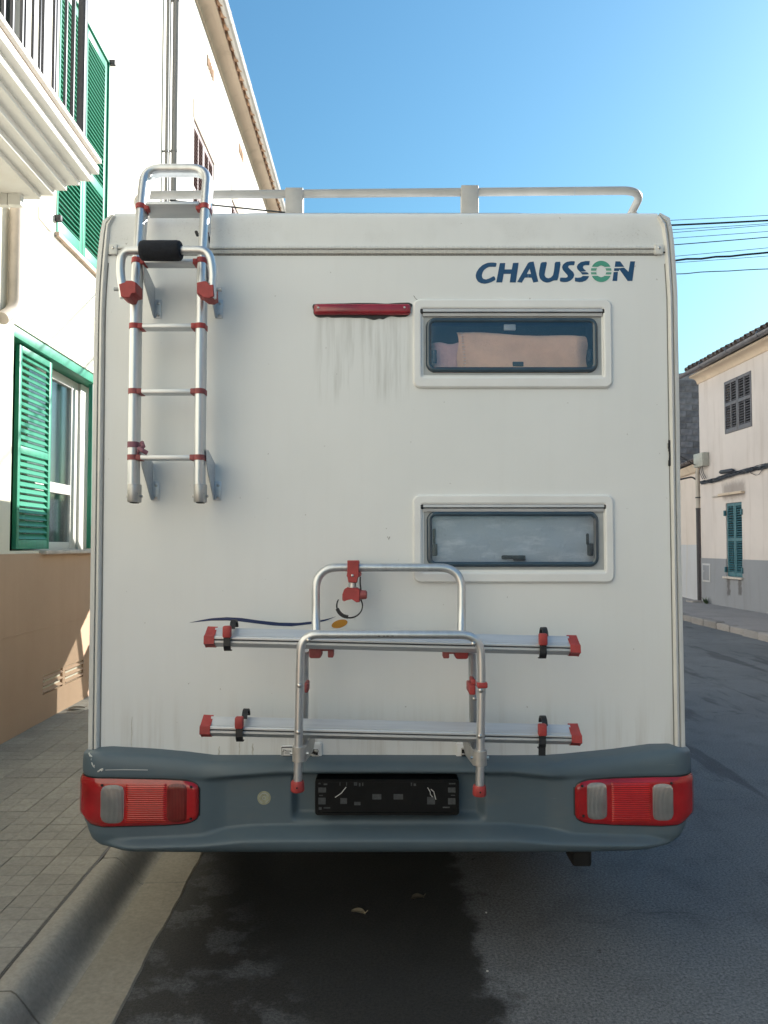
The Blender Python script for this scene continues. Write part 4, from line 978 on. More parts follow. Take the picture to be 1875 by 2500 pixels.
# --- rear windows
def window(w, which):
    P = lambda x, y, Y=D: V(x, y, Y)
    def rr(b, r, Y, ins=0.0):
        a, c = P(b[0], b[1]), P(b[2], b[3]); return rrect(a.x + ins, c.z + ins, c.x - ins, a.z - ins, max(.002, r - ins), Y)
    f = VB().ring(rr(w['o'], .028, D + .001), rr(w['o'], .028, D - .008), rr(w['o'], .028, D - .013, .006), rr(w['i'], .008, D - .013, -.006), rr(w['i'], .008, D - .010), rr(w['i'], .008, D + .012))
    fo = f.build('rear_window', 'winframe', van, angle=22)
    VB().ring(rr(w['i'], .008, D + .004, -.001), rr(w['p'], .035, D + .004, -.001)).build('gasket', 'gasket', fo)
    # hinge rail with dark groove and end caps
    a, c = P(w['i'][0] + 4, w['i'][1] + 1), P(w['i'][2] - 4, w['i'][1] + 18); h = a.z - c.z
    VB().prism([(a.x, y, z) for y, z in ((D + .003, c.z), (D - .006, c.z), (D - .009, c.z + h * .38), (D - .003, c.z + h * .46), (D - .003, c.z + h * .56), (D - .011, c.z + h * .62), (D - .010, a.z), (D + .003, a.z))], (c.x - a.x, 0, 0)).build('hinge_rail', 'hinge', fo, angle=25)
    VB().box((a.x, D - .0042, c.z + h * .46), (c.x, D - .0028, c.z + h * .56)).build('hinge_groove', 'black', fo)
    for x in (a.x - .006, c.x + .006): VB().box((x - .0065, D - .012, c.z + h * .35), (x + .0065, D + .002, a.z + .001), .003).build('hinge_cap', 'black', fo)
    # pane: dark rounded rim and clear centre
    VB().ring(rr(w['p'], .034, D + .002), rr(w['p'], .034, D - .006, .002), rr(w['p'], .034, D - .009, .008), rr(w['p'], .034, D - .008, .016), rr(w['p'], .034, D - .004, .019)).build('pane_rim', 'border', fo, angle=60)
    VB().ring(rr(w['p'], .034, D - .0038, .0185), rr(w['p'], .034, D - .0042, .03), fill=True).build('pane', 'acrylic', fo, smooth=False)
    # room behind
    x0, x1, z0, z1 = hx0 - .02, hx1 + .02, hz_[which][0] - .03, hz_[which][1] + .03; y0, y1 = D + .008, D + .30
    bx_ = VB(); bx_.add([(x0, y0, z0), (x1, y0, z0), (x1, y0, z1), (x0, y0, z1), (x0, y1, z0), (x1, y1, z0), (x1, y1, z1), (x0, y1, z1)], [(4, 5, 6, 7), (0, 1, 5, 4), (1, 2, 6, 5), (2, 3, 7, 6), (3, 0, 4, 7)])
    bx_.build('window_recess', 'interior', fo, smooth=False)
    return fo
w1 = window(win[0], 0); w2 = window(win[1], 1)
def latch(par, px0, py0, px1, py1, arm=None, Y=D + .012):
    a, c = V(px0, py0, D), V(px1, py1, D)
    VB().box((a.x, Y - .008, c.z), (c.x, Y + .012, a.z), .003).build('latch', 'black', par)
    if arm:
        a, c = V(arm[0], arm[1], D), V(arm[2], arm[3], D); VB().box((a.x, Y + .001, c.z), (c.x, Y + .011, a.z), .004).build('latch_arm', 'black', par)
latch(w1, 1252, 882, 1279, 894, (1223, 886, 1252, 894)); latch(w1, 1056, 853, 1067, 884); latch(w1, 1436, 851, 1446, 880)
latch(w2, 1255, 1356, 1284, 1369, (1226, 1356, 1256, 1365)); latch(w2, 1056, 1328, 1068, 1357, (1057, 1290, 1064, 1328)); latch(w2, 1437, 1327, 1450, 1357, (1434, 1302, 1441, 1330))
a, c = V(1231, 790, D), V(1260, 805, D); VB().box((a.x, D + .006, c.z), (c.x, D + .015, a.z), .003).build('catch', 'gasket', w1)
# blanket folds behind the upper pane
def soft(x0, x1, z0, z1, Y, bulge, mat, nm, top=None, seed=0):
    rows = []; rnd = random.Random(seed)
    for j in range(17):
        v = j / 16; r = []
        for i in range(41):
            u = i / 40; zt_ = z1 + (top(u) if top else 0)
            e = min(1, min(v, 1 - v) * 6); eu = min(1, min(u, 1 - u) * 12)
            y = Y - bulge * math.sqrt(max(0, 1 - (1 - e) ** 2)) * (0.4 + .6 * eu) + .006 * math.sin(7 * u + 3 * v + seed) * math.sin(5 * v + 2 * u) + rnd.uniform(-.0012, .0012)
            r.append(Vector((x0 + (x1 - x0) * u + .004 * math.sin(9 * v + seed), y, z0 + (zt_ - z0) * v)))
        rows.append(r)
    return VB().grid(rows).build(nm, mat, w1, angle=80)
bz0_, bz1_ = V(1200, 915, D).z, V(1200, 805, D).z
soft(V(1120, 850, D).x, V(1440, 850, D).x, bz0_, bz1_, D + .062, .05, 'blanket', 'blanket', lambda u: .008 - .020 * u + .004 * math.sin(9 * u), 1)
soft(V(1058, 850, D).x, V(1135, 850, D).x, bz0_, V(1200, 822, D).z, D + .10, .05, 'blanket2', 'blanket_fold', lambda u: .004 * math.sin(8 * u), 2)
for k in range(15):
    p = V(1126 + 10 * k / 14, 808 + 96 * k / 14, D); VB().box((p.x, D + .030 - .012 * math.sin(math.pi * k / 14), p.z - .0012), (p.x + .009, D + .033 - .012 * math.sin(math.pi * k / 14), p.z + .0012)).build('stitch', 'stitch', w1, smooth=False)
rows = []
for j in range(12):
    rows.append([Vector((hx0 - .01 + (hx1 - hx0 + .02) * i / 30, D + .026 + .004 * math.sin(i * .9 + j) + .003 * math.sin(j * 1.7 - i * .4), hz_[1][0] - .02 + (hz_[1][1] - hz_[1][0] + .04) * j / 11)) for i in range(31)])
VB().grid(rows).build('insect_screen', 'blind', w2, angle=80)

# --- lettering
def poly(px, name, mat, par=van, y=D, t=.0012):
    if isinstance(px[0][0], (int, float)): px = [px]
    m = VB()
    for q in px: m.prism([V(a, b, D) + Vector((0, y - D - t, 0)) for a, b in q], (0, t - .0002, 0))
    return m.build(name, mat, par, smooth=False)
c1 = lambda q: [(1150 + x / 7.9, 620 + y / 7.9) for x, y in q]; c2 = lambda q: [(1340 + x / 7.541, 620 + y / 7.541) for x, y in q]
def smoothpoly(p, it=2):
    for _ in range(it):
        q = []
        for i in range(len(p)):
            a, b = Vector(p[i]), Vector(p[(i + 1) % len(p)])
            if (b - a).length < 1.0: q.append(tuple(a)); continue
            q += [tuple(a.lerp(b, .15)), tuple(a.lerp(b, .85))]
        p = q
    return p
LET = [
 [smoothpoly(c1([(495, 175), (400, 165), (310, 175), (220, 215), (150, 280), (105, 350), (88, 410), (95, 470), (130, 530), (190, 565), (260, 577), (330, 565), (400, 540), (460, 505), (472, 490), (450, 435), (430, 432), (350, 475), (290, 493), (240, 485), (215, 455), (207, 410), (220, 360), (250, 310), (300, 270), (350, 250), (420, 247), (470, 250), (482, 240)]), 1)],
 [c1([(555, 178), (660, 175), (645, 300), (785, 300), (808, 175), (918, 172), (862, 550), (745, 550), (768, 385), (628, 385), (600, 550), (485, 550)])],
 [c1([(890, 540), (1095, 180), (1130, 158), (1205, 148), (1295, 535), (1200, 553), (1165, 458), (1102, 458), (1102, 388), (1155, 388), (1130, 282), (1075, 388), (1098, 388), (1098, 458), (1035, 458), (980, 555)])],
 [smoothpoly(c1([(1345, 165), (1468, 152), (1425, 350), (1415, 410), (1440, 455), (1490, 472), (1540, 455), (1580, 410), (1600, 320), (1616, 155), (1733, 152), (1674, 508), (1595, 511), (1520, 545), (1460, 555), (1390, 535), (1330, 480), (1308, 400), (1315, 320)]), 1)],
 [smoothpoly(c2([(480, 135), (400, 135), (320, 150), (265, 190), (240, 240), (255, 290), (300, 345), (345, 395), (345, 425), (310, 440), (260, 437), (207, 437), (200, 505), (270, 520), (340, 515), (400, 490), (450, 440), (467, 390), (450, 340), (390, 285), (352, 245), (365, 215), (410, 207), (465, 210)]), 1)],
 [c2([(752, 130), (670, 132), (590, 150), (535, 190), (513, 235), (525, 280), (578, 333), (620, 324), (688, 318), (640, 275), (625, 245), (640, 215), (680, 205), (740, 207)]), c2([(580, 336), (600, 360), (620, 380), (735, 375), (715, 345), (690, 338)]), c2([(625, 405), (740, 408), (725, 445), (680, 490), (615, 515), (560, 520), (480, 505), (478, 437), (530, 440), (590, 432)])],
 None,
 [c2([(1225, 138), (1310, 138), (1385, 238), (1212, 238)]), c2([(1203, 265), (1300, 262), (1383, 253), (1465, 330), (1497, 138), (1585, 138), (1535, 497), (1450, 497), (1300, 287), (1285, 316), (1198, 312)]), c2([(1192, 335), (1270, 330), (1255, 497), (1170, 497)])]]
for q in LET:
    for piece in (q or []): poly([piece], 'letter', 'blue')
def ringrows(ya, yb):
    out = []; n = max(2, int((yb - ya) / 6))
    for k in range(n):
        a, b = ya + (yb - ya) * k / n, ya + (yb - ya) * (k + 1) / n
        f = lambda y: 190 * math.sqrt(max(0, 1 - ((y - 323) / 196) ** 2)); g = lambda y: 93 * math.sqrt(max(0, 1 - ((y - 322) / 106) ** 2))
        if g(a) < 1 and g(b) < 1: out.append(c2([(962 - f(a), a), (962 + f(a), a), (962 + f(b), b), (962 - f(b), b)]))
        else:
            for s in (-1, 1): out.append(c2([(962 + s * g(a), a), (962 + s * f(a), a), (962 + s * f(b), b), (962 + s * g(b), b)]))
    return out
def flat(polys, name, mat):
    m = VB()
    for q in polys: m.add([V(a, b, D) + Vector((0, -.0011, 0)) for a, b in q], [(0, 1, 2, 3)])
    return m.build(name, mat, van, smooth=False, fix=False)
flat(ringrows(128, 238), 'letter', 'green'); flat(ringrows(405, 518), 'letter', 'green')
for ya, yb in ((264, 310), (338, 378)):
    rw = ringrows(ya, yb); flat(rw[0::2], 'letter_stripe', 'mint'); flat(rw[1::2], 'letter_stripe', 'mint')
# swoosh and orange oval
zz = lambda q: [(440 + x / 3.318, 1340 + y / 3.318) for x, y in q]
up = [(75, 598), (160, 578), (250, 562), (380, 553), (500, 560), (640, 580), (800, 597), (950, 600), (1070, 588), (1180, 570), (1260, 548)]
dn = [(75, 599), (150, 590), (250, 581), (380, 580), (480, 587), (620, 605), (760, 622), (900, 627), (1070, 608), (1180, 582), (1260, 549)]
ua, da = resample([Vector((x, y, 0)) for x, y in zz(up)], 40), resample([Vector((x, y, 0)) for x, y in zz(dn)], 40)
m = VB(); m.grid([[V(p.x, p.y, D) + Vector((0, -.0011, 0)) for p in ua], [V(p.x, p.y, D) + Vector((0, -.0011, 0)) for p in da]]); m.build('swoosh_decal', 'navy', van, fix=False)
poly([(829 + 19.6 * math.cos(t) * math.cos(.17) - 10.4 * math.sin(t) * math.sin(-.17) * -1, 1523 - 19.6 * math.cos(t) * math.sin(.17) + 10.4 * math.sin(t) * math.cos(.17)) for t in [2 * math.pi * k / 32 for k in range(32)]], 'oval_decal', 'orange')
# --- high brake light with smeared sealant
xz = lambda q: [(740 + x / 5.53, 690 + y / 5.53) for x, y in q]
seal = [(125, 330), (140, 292), (300, 288), (520, 284), (700, 278), (940, 278), (1130, 288), (1260, 278), (1430, 272), (1478, 300), (1455, 350), (1452, 420), (1395, 462), (1290, 468), (1190, 455), (1130, 470), (1080, 498), (1030, 485), (960, 506), (900, 492), (830, 476), (720, 478), (560, 470), (390, 476), (340, 464), (220, 474), (165, 455), (140, 420), (138, 370)]
bl = poly(smoothpoly(xz(seal), 1), 'brake_light', 'blackseal', van, D, .004)
a, c = V(*xz([(146, 300)])[0], D), V(*xz([(1452, 445)])[0], D)
VB().ring(*[rrect(a.x + i_, c.z + i_, c.x - i_, a.z - i_, .012, D - d_) for i_, d_ in ((0, .003), (0, .012), (.003, .018), (.008, .021), (.012, .022))], fill=True).build('lens', 'brakelens', bl, angle=50)
for x, y in ((212, 362), (1368, 358)):
    p = V(*xz([(x, y)])[0], D); VB().bolt((p.x, D - .022, p.z), .0042).build('screw', 'steel', bl)
# dried drips above the bumper and below the trim
for x, y0, y1, w in ((322, 1750, 1850, .0018), (535, 1822, 1852, .003), (585, 1808, 1853, .002), (617, 1815, 1850, .003)):
    a, c = V(x, y0, D), V(x, y1, D); n = 12
    VB().grid([[Vector((a.x + .0012 * math.sin(k * 1.3 + x) + sx_ * w * (.25 + .75 * math.sin(math.pi * (.1 + .75 * k / n))), D - .0007, a.z + (c.z - a.z) * k / n)) for sx_ in (-1, 1)] for k in range(n + 1)]).build('drip_stain', 'drip', van, fix=False)
# wall scratches / marks
for q in ([(1010, 722), (1014, 728), (1022, 735)], [(934, 1845), (940, 1850), (944, 1857)], [(1303, 601), (1308, 605), (1316, 609)], [(946, 1310), (949, 1317), (952, 1310)]):
    VB().tube([V(x, y, D - .0005) for x, y in q], .0012, 5).build('scratch', 'trimline', van)

# --- bumper
xl, xr, yb_, rc = V(199, 1950, D - .033).x, V(1690, 1950, D - .033).x, D - .085, .09
plan = []
for k in range(8): plan.append((Vector((xl, D + .62 - .60 * k / 8, 0)), Vector((-1, 0, 0))))
for k in range(11):
    t = R(180 + 90 * k / 10); plan.append((Vector((xl + rc + rc * math.cos(t), yb_ + rc + rc * math.sin(t), 0)), Vector((math.cos(t), math.sin(t), 0))))
for k in range(1, 420): plan.append((Vector((xl + rc + (xr - xl - 2 * rc) * k / 420, yb_, 0)), Vector((0, -1, 0))))
for k in range(11):
    t = R(270 + 90 * k / 10); plan.append((Vector((xr - rc + rc * math.cos(t), yb_ + rc + rc * math.sin(t), 0)), Vector((math.cos(t), math.sin(t), 0))))
for k in range(1, 9): plan.append((Vector((xr, D + .02 + .60 * k / 8, 0)), Vector((1, 0, 0))))
zat = lambda tab, Y: [(V(px, py, Y).x, V(px, py, Y).z) for px, py in tab]
TOP = zat([(199, 1846), (210, 1842), (255, 1840), (361, 1846), (440, 1853), (511, 1862), (680, 1862), (937, 1862), (1250, 1863), (1340, 1862), (1388, 1859), (1509, 1847), (1605, 1834), (1660, 1833), (1690, 1840)], D - .09)
BOT = zat([(199, 2030), (203, 2046), (213, 2062), (237, 2073), (300, 2082), (420, 2083), (937, 2083), (1450, 2082), (1581, 2078), (1641, 2071), (1673, 2055), (1687, 2034), (1690, 2020)], D - .10)
RID = zat([(199, 1896), (300, 1899), (420, 1900), (500, 1903), (600, 1895), (680, 1889), (937, 1888), (1166, 1889), (1250, 1889), (1346, 1899), (1500, 1896), (1690, 1893)], D - .09)
LED = zat([(199, 2060), (288, 2049), (496, 2040), (602, 2028), (680, 2026), (937, 2025), (1250, 2025), (1346, 2035), (1436, 2038), (1581, 2042), (1690, 2060)], D - .09)
px_ = lambda p: V(p, 1950, D - .09).x
def boff(x, z, v):
    rid, led = interp(RID, x), interp(LED, x)
    mid = sstep(px_(480), px_(560), x) * (1 - sstep(px_(1330), px_(1405), x))
    endf = sstep(px_(204), px_(345), x) * (1 - sstep(px_(1545), px_(1686), x))
    o = .016 * sstep(rid - .012, rid + .010, z) * (.35 + .65 * mid) - .022 * mid * (1 - sstep(rid - .02, rid + .008, z)) * sstep(led - .004, led + .012, z)
    o += .046 * (1 - sstep(led - .026, led + .003, z)) * endf
    rec = sstep(px_(706), px_(726), x) * (1 - sstep(px_(1166), px_(1192), x)) * (1 - sstep(rid - .014, rid - .002, z)) * sstep(V(900, 2013, D - .09).z, V(900, 1992, D - .09).z, z)
    o -= .034 * rec
    ke = .22 + .78 * sstep(px_(199), px_(285), x) * (1 - sstep(px_(1606), px_(1690), x))
    if v < .16: o -= .035 * ke * (1 - math.sqrt(max(0, 1 - (1 - v / .16) ** 2)))
    if v > .84: o -= .05 * (.35 + .65 * ke) * (1 - math.sqrt(max(0, 1 - ((v - .84) / .16) ** 2)))
    return o
rows = []
NV = 64
for p, n in plan:
    zt_, zb_ = interp(TOP, p.x), interp(BOT, p.x); r = []
    r.append(p + Vector((0, .06, zt_ + .004)) - n * .03)
    for k in range(NV + 1):
        v = k / NV; z = zt_ + (zb_ - zt_) * v; r.append(p + n * boff(p.x, z, v) + Vector((0, 0, z)))
    r.append(p - n * .2 + Vector((0, 0, zb_ - .005)))
    rows.append(r)
VB().grid(rows).build('bumper', 'bumper', van, angle=60)
# sealant line between body and bumper
m = VB(); rr_ = []
for k in range(120):
    x = V(262, 1840, D).x + (V(1640, 1840, D).x - V(262, 1840, D).x) * k / 119; z = interp(TOP, x * 1.03) ; zz2 = V(CX, 1330 + (1330 - 1330), D).z
    zz3 = 1.5 + (z - 1.5) * 1.030
    rr_.append([Vector((x, D - .003, zz3 + .015 + random.uniform(-.001, .001))), Vector((x, D - .012, zz3 + .004)), Vector((x, D - .05, z - .012))])
m.grid(rr_).build('bumper_seal', 'sealant', van)
# patches that lie on the bumper
def bpos(x, z, up_):
    best = min(range(len(plan)), key=lambda i: abs(plan[i][0].x - x) if 8 < i < len(plan) - 9 else 9)
    n = plan[best][1]; v = (interp(TOP, x) - z) / (interp(TOP, x) - interp(BOT, x)); return Vector((x, plan[best][0].y, z)) + n * (boff(x, z, v) + up_)
def idx_patch(i0, i1, zt_f, zb_f, off, edge, name, mat, par, nz=16, bulge=0.0):
    rows = []
    for i in range(i0, i1 + 1):
        p, n = plan[i]; r = []; zt_, zb_ = zt_f(i), zb_f(i)
        for k in range(nz + 1):
            v = k / nz; z = zt_ + (zb_ - zt_) * v; e = min(k, nz - k, i - i0 + (9 if p.x < 0 and i0 < 20 else 0), i1 - i + (9 if p.x > 0 and i1 > 430 else 0))
            vv = (interp(TOP, p.x) - z) / max(.01, interp(TOP, p.x) - interp(BOT, p.x))
            r.append(p + n * (boff(p.x, z, vv) + off - (edge if e == 0 else edge * .25 if e == 1 else 0) + bulge * math.sin(math.pi * v) * math.sin(math.pi * (i - i0) / max(1, i1 - i0)) ** .5) + Vector((0, 0, z)))
        rows.append(r)
    return VB().grid(rows).build(name, mat, par, angle=60)
def ix(px): 
    x = px_(px); return min((i for i in range(19, len(plan) - 19)), key=lambda i: abs(plan[i][0].x - x))
zb9 = lambda py: V(900, py, D - .10).z
def tail(side):
    if side < 0:
        i0, i1 = 6, ix(485); T = [(198, 1903), (260, 1903), (400, 1906), (455, 1909)]; B = [(198, 2004), (210, 2014), (250, 2021), (400, 2017), (470, 2011)]
        end = lambda i: i1 - i
    else:
        i0, i1 = ix(1404), len(plan) - 7; T = [(1420, 1909), (1500, 1903), (1600, 1900), (1690, 1899)]; B = [(1420, 2011), (1500, 2016), (1620, 2019), (1660, 2016), (1690, 2004)]
        end = lambda i: i - i0
    tt, bt = zat(T, D - .10), zat(B, D - .10)
    nr = 12
    def rnd(i, grow):
        e = end(i)
        if e >= nr: return -grow
        q = 1 - e / nr; return .028 * (1 - math.sqrt(max(0, 1 - q * q))) - grow
    ztf = lambda i, g=0: interp(tt, plan[i][0].x) - rnd(i, g); zbf = lambda i, g=0: interp(bt, plan[i][0].x) + rnd(i, g)
    g_ = idx_patch(i0 - (0 if side < 0 else 1), i1 + (1 if side < 0 else 0), lambda i: ztf(max(i0, min(i, i1)), .005), lambda i: zbf(max(i0, min(i, i1)), .005), .004, .004, 'tail_light', 'blackseal', van)
    idx_patch(i0, i1, ztf, zbf, .0135, .010, 'lens', 'lensred', g_)
    def sub(pa, pb, ta, tb, name, mat, off=.0165, stad=0, edge=.004, bulge=.002):
        ia, ib = ix(pa), ix(pb); n = ib - ia; zt0, zb0 = zb9(ta), zb9(tb)
        def f(i, s):
            if not stad: return 0
            q = abs(2 * (i - ia) / n - 1); return stad * (1 - math.sqrt(max(0, 1 - q ** 3)))
        return idx_patch(ia, ib, lambda i: zt0 - f(i, 1), lambda i: zb0 + f(i, 0), off, edge, name, mat, g_, nz=20, bulge=.007 if mat == 'lensclear' else bulge)
    if side < 0:
        sub(246, 305, 1916, 2011, 'reversing_lens', 'lensclear', stad=.020); sub(308, 408, 1914, 2009, 'brake_lens', 'lensrib')
        sub(410, 457, 1914, 2008, 'fog_lens', 'lenssmoke', stad=.018); sub(212, 246, 1950, 2006, 'indicator_lens', 'lensamber'); sc = ((251, 1917), (468, 1921), (468, 1999))
    else:
        sub(1432, 1480, 1911, 2002, 'reversing_lens', 'lensclear', stad=.020); sub(1490, 1586, 1911, 2008, 'brake_lens', 'lensrib')
        sub(1592, 1641, 1913, 2005, 'indicator_lens', 'lensclear', stad=.018); sub(1645, 1675, 1920, 2003, 'side_lens', 'lensamber', .0142); sc = ((1420, 1919), (1637, 1912), (1422, 1992))
    for px, py in sc:
        p = bpos(px_(px), zb9(py), .0165); VB().bolt(p, .0048).build('screw', 'under', g_)
tail(-1); tail(1)
# number plate holder
yp = D - .095
ra = lambda x0, y0, x1, y1, r, Y: rrect(V(x0, y0, D - .1).x, V(x0, y1, D - .1).z, V(x1, y0, D - .1).x, V(x0, y0, D - .1).z, r, Y)
ph = VB().ring(ra(769, 1902, 1121, 1991, .012, yp + .08), ra(769, 1902, 1121, 1991, .012, yp - .003), ra(770, 1903, 1120, 1990, .011, yp - .006), ra(776, 1909, 1114, 1984, .008, yp - .006), ra(777, 1910, 1113, 1983, .008, yp - .0025), fill=True).build('plate_holder', 'plate', van, angle=40)
for (x0, y0, x1, y1) in ((777, 1923, 796, 1935), (777, 1948, 795, 1964), (1094, 1923, 1112, 1935), (1094, 1949, 1112, 1964), (909, 1939, 931, 1952), (961, 1939, 984, 1952), (831, 1949, 847, 1963), (865, 1958, 880, 1966), (1043, 1946, 1062, 1964), (777, 1912, 783, 1915), (790, 1913, 799, 1917), (1096, 1912, 1112, 1915), (778, 1971, 785, 1977), (790, 1971, 806, 1974), (1081, 1970, 1098, 1973), (864, 1910, 872, 1918), (876, 1912, 880, 1920), (884, 1911, 887, 1919), (1003, 1911, 1006, 1919), (1010, 1913, 1016, 1919), (829, 1910, 831, 1918), (845, 1910, 847, 1918), (779, 1941, 788, 1943), (1101, 1941, 1111, 1943)):
    a, c = V(x0, y0, D - .1), V(x1, y1, D - .1); VB().box((a.x, yp - .0045, c.z), (c.x, yp - .002, a.z)).build('pad', 'platepad', ph, smooth=False)
for q in ([(818, 1947), (827, 1941), (834, 1936), (840, 1928), (845, 1922)], [(1044, 1923), (1050, 1933), (1051, 1940), (1056, 1938 + 8)], [(1052, 1927), (1059, 1933), (1061, 1941), (1064, 1952)]):
    VB().tube([V(x, y, D - .1) * 1 + Vector((0, .001, 0)) for x, y in q], .0015, 5).build('glue_streak', 'scuff', ph)
# round sticker
c = bpos(px_(642), zb9(1956), .0015); m = VB(); m.ring([c + Vector((.0245 * math.cos(t), 0, .0245 * math.sin(t))) for t in [2 * math.pi * k / 28 for k in range(28)]], [c + Vector((.001 * math.cos(t), -.0005, .001 * math.sin(t))) for t in [2 * math.pi * k / 28 for k in range(28)]], fill=True)
stk = m.build('round_sticker', 'sticker', van)
m = VB()
for a0, a1, r in ((20, 160, .017), (200, 250, .017), (290, 340, .017), (0, 350, .006)):
    m.tube([c + Vector((r * math.cos(R(a0 + (a1 - a0) * k / 10)), -.001, r * math.sin(R(a0 + (a1 - a0) * k / 10)))) for k in range(11)], .0011, 5)
m.build('sticker_print', 'gasket', stk)
# scuffs on the bumper corner
for q, w in (([(208, 1845), (214, 1849), (221, 1852)], .0035), ([(219, 1856), (222, 1866), (226, 1873), (231, 1878), (229, 1870)], .0028), ([(238, 1886), (246, 1880), (252, 1879), (246, 1884)], .003), ([(256, 1882), (300, 1881), (360, 1882)], .0018)):
    VB().tube([bpos(px_(x), zb9(y), .0) for x, y in resample([Vector((a, b, 0)) for a, b in q], 9) for x, y in [(x, y)]] if False else [bpos(px_(p.x), zb9(p.y), -.001) for p in resample([Vector((a, b, 0)) for a, b in q], 9)], w, 6, up=Vector((0, 0, 1))).build('scuff', 'scuff' if w > .002 else 'gasket', van)
# exhaust / tow bracket below the bumper
a, c = V(1393, 2070, D + .05), V(1441, 2110, D + .05)
m = VB().box((a.x, D + .02, c.z), (c.x, D + .14, a.z + .03), .012); m.box((a.x - .006, D + .03, a.z - .022), (a.x + .02, D + .10, a.z + .01), .006); m.build('tow_bracket', 'under', van)

# --- ladder
YL = 2.74
def fig8(s=1.0):
    out = []; r, d = .0175 * s, .014
    for k in range(13): t = R(-25 + 230 * k / 12); out.append((r * math.cos(t), d + r * math.sin(t) + (s - 1) * .002))
    for k in range(13): t = R(155 + 230 * k / 12); out.append((r * math.cos(t), -d + r * math.sin(t) - (s - 1) * .002))
    return out
Lx, Rx_ = V(326, 1000, YL).x, V(487, 1000, YL).x
pz = lambda py, Y: V(900, py, Y).z
yoff = .014                                                 # path runs along the middle of the double tube
zbend = pz(700, YL)
def lpath(x):
    return [Vector((x, YL + yoff, pz(1222, YL))), Vector((x, YL + yoff, zbend)), Vector((x, 2.795 + yoff, pz(500, 2.795))), Vector((x, 2.835 + yoff, pz(412, 2.835)))]
L_, R_ = lpath(Lx), lpath(Rx_)
path = fillet(L_ + R_[::-1], [.12, .05, .065, .065, .05, .12], 9)
lad = VB().sweep(path, fig8()).build('ladder', 'alu', van, angle=40)
def rail_at(x, z):
    pl = lpath(x); return interp([(p.z, p.y) for p in pl], z)
for py, Yg in ((509, 2.795), (641, 2.76), (797, YL), (956, YL), (1117, YL)):
    z = pz(py, Yg); y = rail_at(Lx, z)
    th = .016; tl2 = Matrix.Rotation(R(-24 if py < 520 else -3), 3, 'X'); dp_ = .034 if py < 520 else .027
    VB().box((Lx + .02, y - dp_, z - th / 2), (Rx_ - .02, y + dp_, z + th / 2), .004, tl2 if py < 700 else None).build('rung', 'aluflat', lad)
    for x, s in ((Lx, 1), (Rx_, -1)):
        VB().sweep([Vector((x, rail_at(x, z + d) , z + d)) for d in (-.0095, -.005, .005, .0095)], fig8(1.12)).build('rung_cap', 'red' if py < 900 else 'redfade', lad, angle=40)
        VB().box((x + s * .012, y - .028, z - .010), (x + s * .032, y + .026, z + .010), .004).build('rung_clip', 'red' if py < 900 else 'redfade', lad)
# feet sleeves
for x in (Lx, Rx_):
    z0, z1 = pz(1226, YL), pz(1182, YL)
    VB().sweep([Vector((x + .003, YL + yoff, z)) for z in (z0, z0 + .004, z1 - .003, z1)], fig8(1.15), scale=[.93, 1, 1, .96]).build('foot_sleeve', 'aludull', lad, angle=40)
    VB().sweep([Vector((x + .003, YL + yoff, z)) for z in (z0 - .003, z0 - .001)], fig8(.7)).build('foot_hole', 'under', lad)
    VB().tube([(x - .026, YL + .02, z0 + .022), (x + .030, YL + .02, z0 + .022)], .005, 8).build('pin', 'steel', lad)
    VB().tube([(x + .018, YL - .004, z0 + .03), (x + .0215, YL - .004, z0 + .03)], .005, 8).build('pin', 'under', lad)
# wall brackets
for x, sx in ((Lx, -1), (Rx_, 1)):
    for z0, z1 in ((pz(1222, D), pz(1128, D)), (pz(778, D), pz(700, D))):
        xb = x + .022 if sx < 0 else x + .020
        VB().prism([(xb, YL + .01, z1 + .03), (xb, YL + .05, z1 + .03), (xb, D - .002, z1 - .005), (xb, D - .002, z0), (xb, D - .02, z0 + .002), (xb, YL + .03, z1 - .03)], (.003, 0, 0)).build('bracket', 'aluflat', lad)
        VB().box((xb + .003, D - .0045, z0), (xb + .027, D - .0012, z0 + .072), .001).build('bracket_flange', 'aluflat', lad)
        for dz_ in (.013, .058): VB().bolt((xb + .0155, D - .0045, z0 + dz_), .0062).build('screw', 'steel', lad)
# folded grab loop with foam and red clamps
YG = 2.665
gl = fillet([V(303, 727, YG), V(298, 690, YG), V(291, 652, YG), V(305, 612, YG), V(345, 611, YG), V(445, 612, YG), V(500, 612, YG), V(517, 655, YG), V(520, 690, YG), V(517, 728, YG)], [.03, .03, .05, .05, .05, .05, .05, .05], 8)
gl = fillet([V(303, 727, YG), V(293, 660, YG), V(298, 612, YG), V(510, 611, YG), V(521, 660, YG), V(518, 728, YG)], [.05, .075, .075, .05], 9)
VB().tube(gl, .0148, 16).build('grab_loop', 'alu', lad)
p0, p1 = V(343, 612, YG), V(443, 612, YG)
VB().tube([p0, p0.lerp(p1, .03), p0.lerp(p1, .10), p0.lerp(p1, .9), p0.lerp(p1, .97), p1], .0355, 20, scale=[.82, .95, 1, 1, .95, .82]).build('foam_grip', 'foam', lad, angle=50)
k3 = lambda q: [(280 + x / 5.925, 640 + y / 5.925) for x, y in q]
for q in ([(55, 315), (145, 285), (160, 262), (240, 262), (305, 290), (305, 440), (240, 455), (215, 512), (150, 518), (85, 490)], [(1185, 290), (1290, 268), (1330, 275), (1370, 325), (1425, 320), (1435, 490), (1410, 500), (1370, 520), (1290, 512), (1220, 458), (1185, 450)]):
    pts = [V(x, y, YG - .018) for x, y in k3(q)]; cen = sum(pts, Vector()) / len(pts)
    m = VB(); m.ring([p + Vector((0, .075, 0)) for p in pts], [p + Vector((0, .004, 0)) for p in pts], [cen + (p - cen) * .93 for p in pts], fill=True); m.build('clamp', 'red', lad, angle=25)
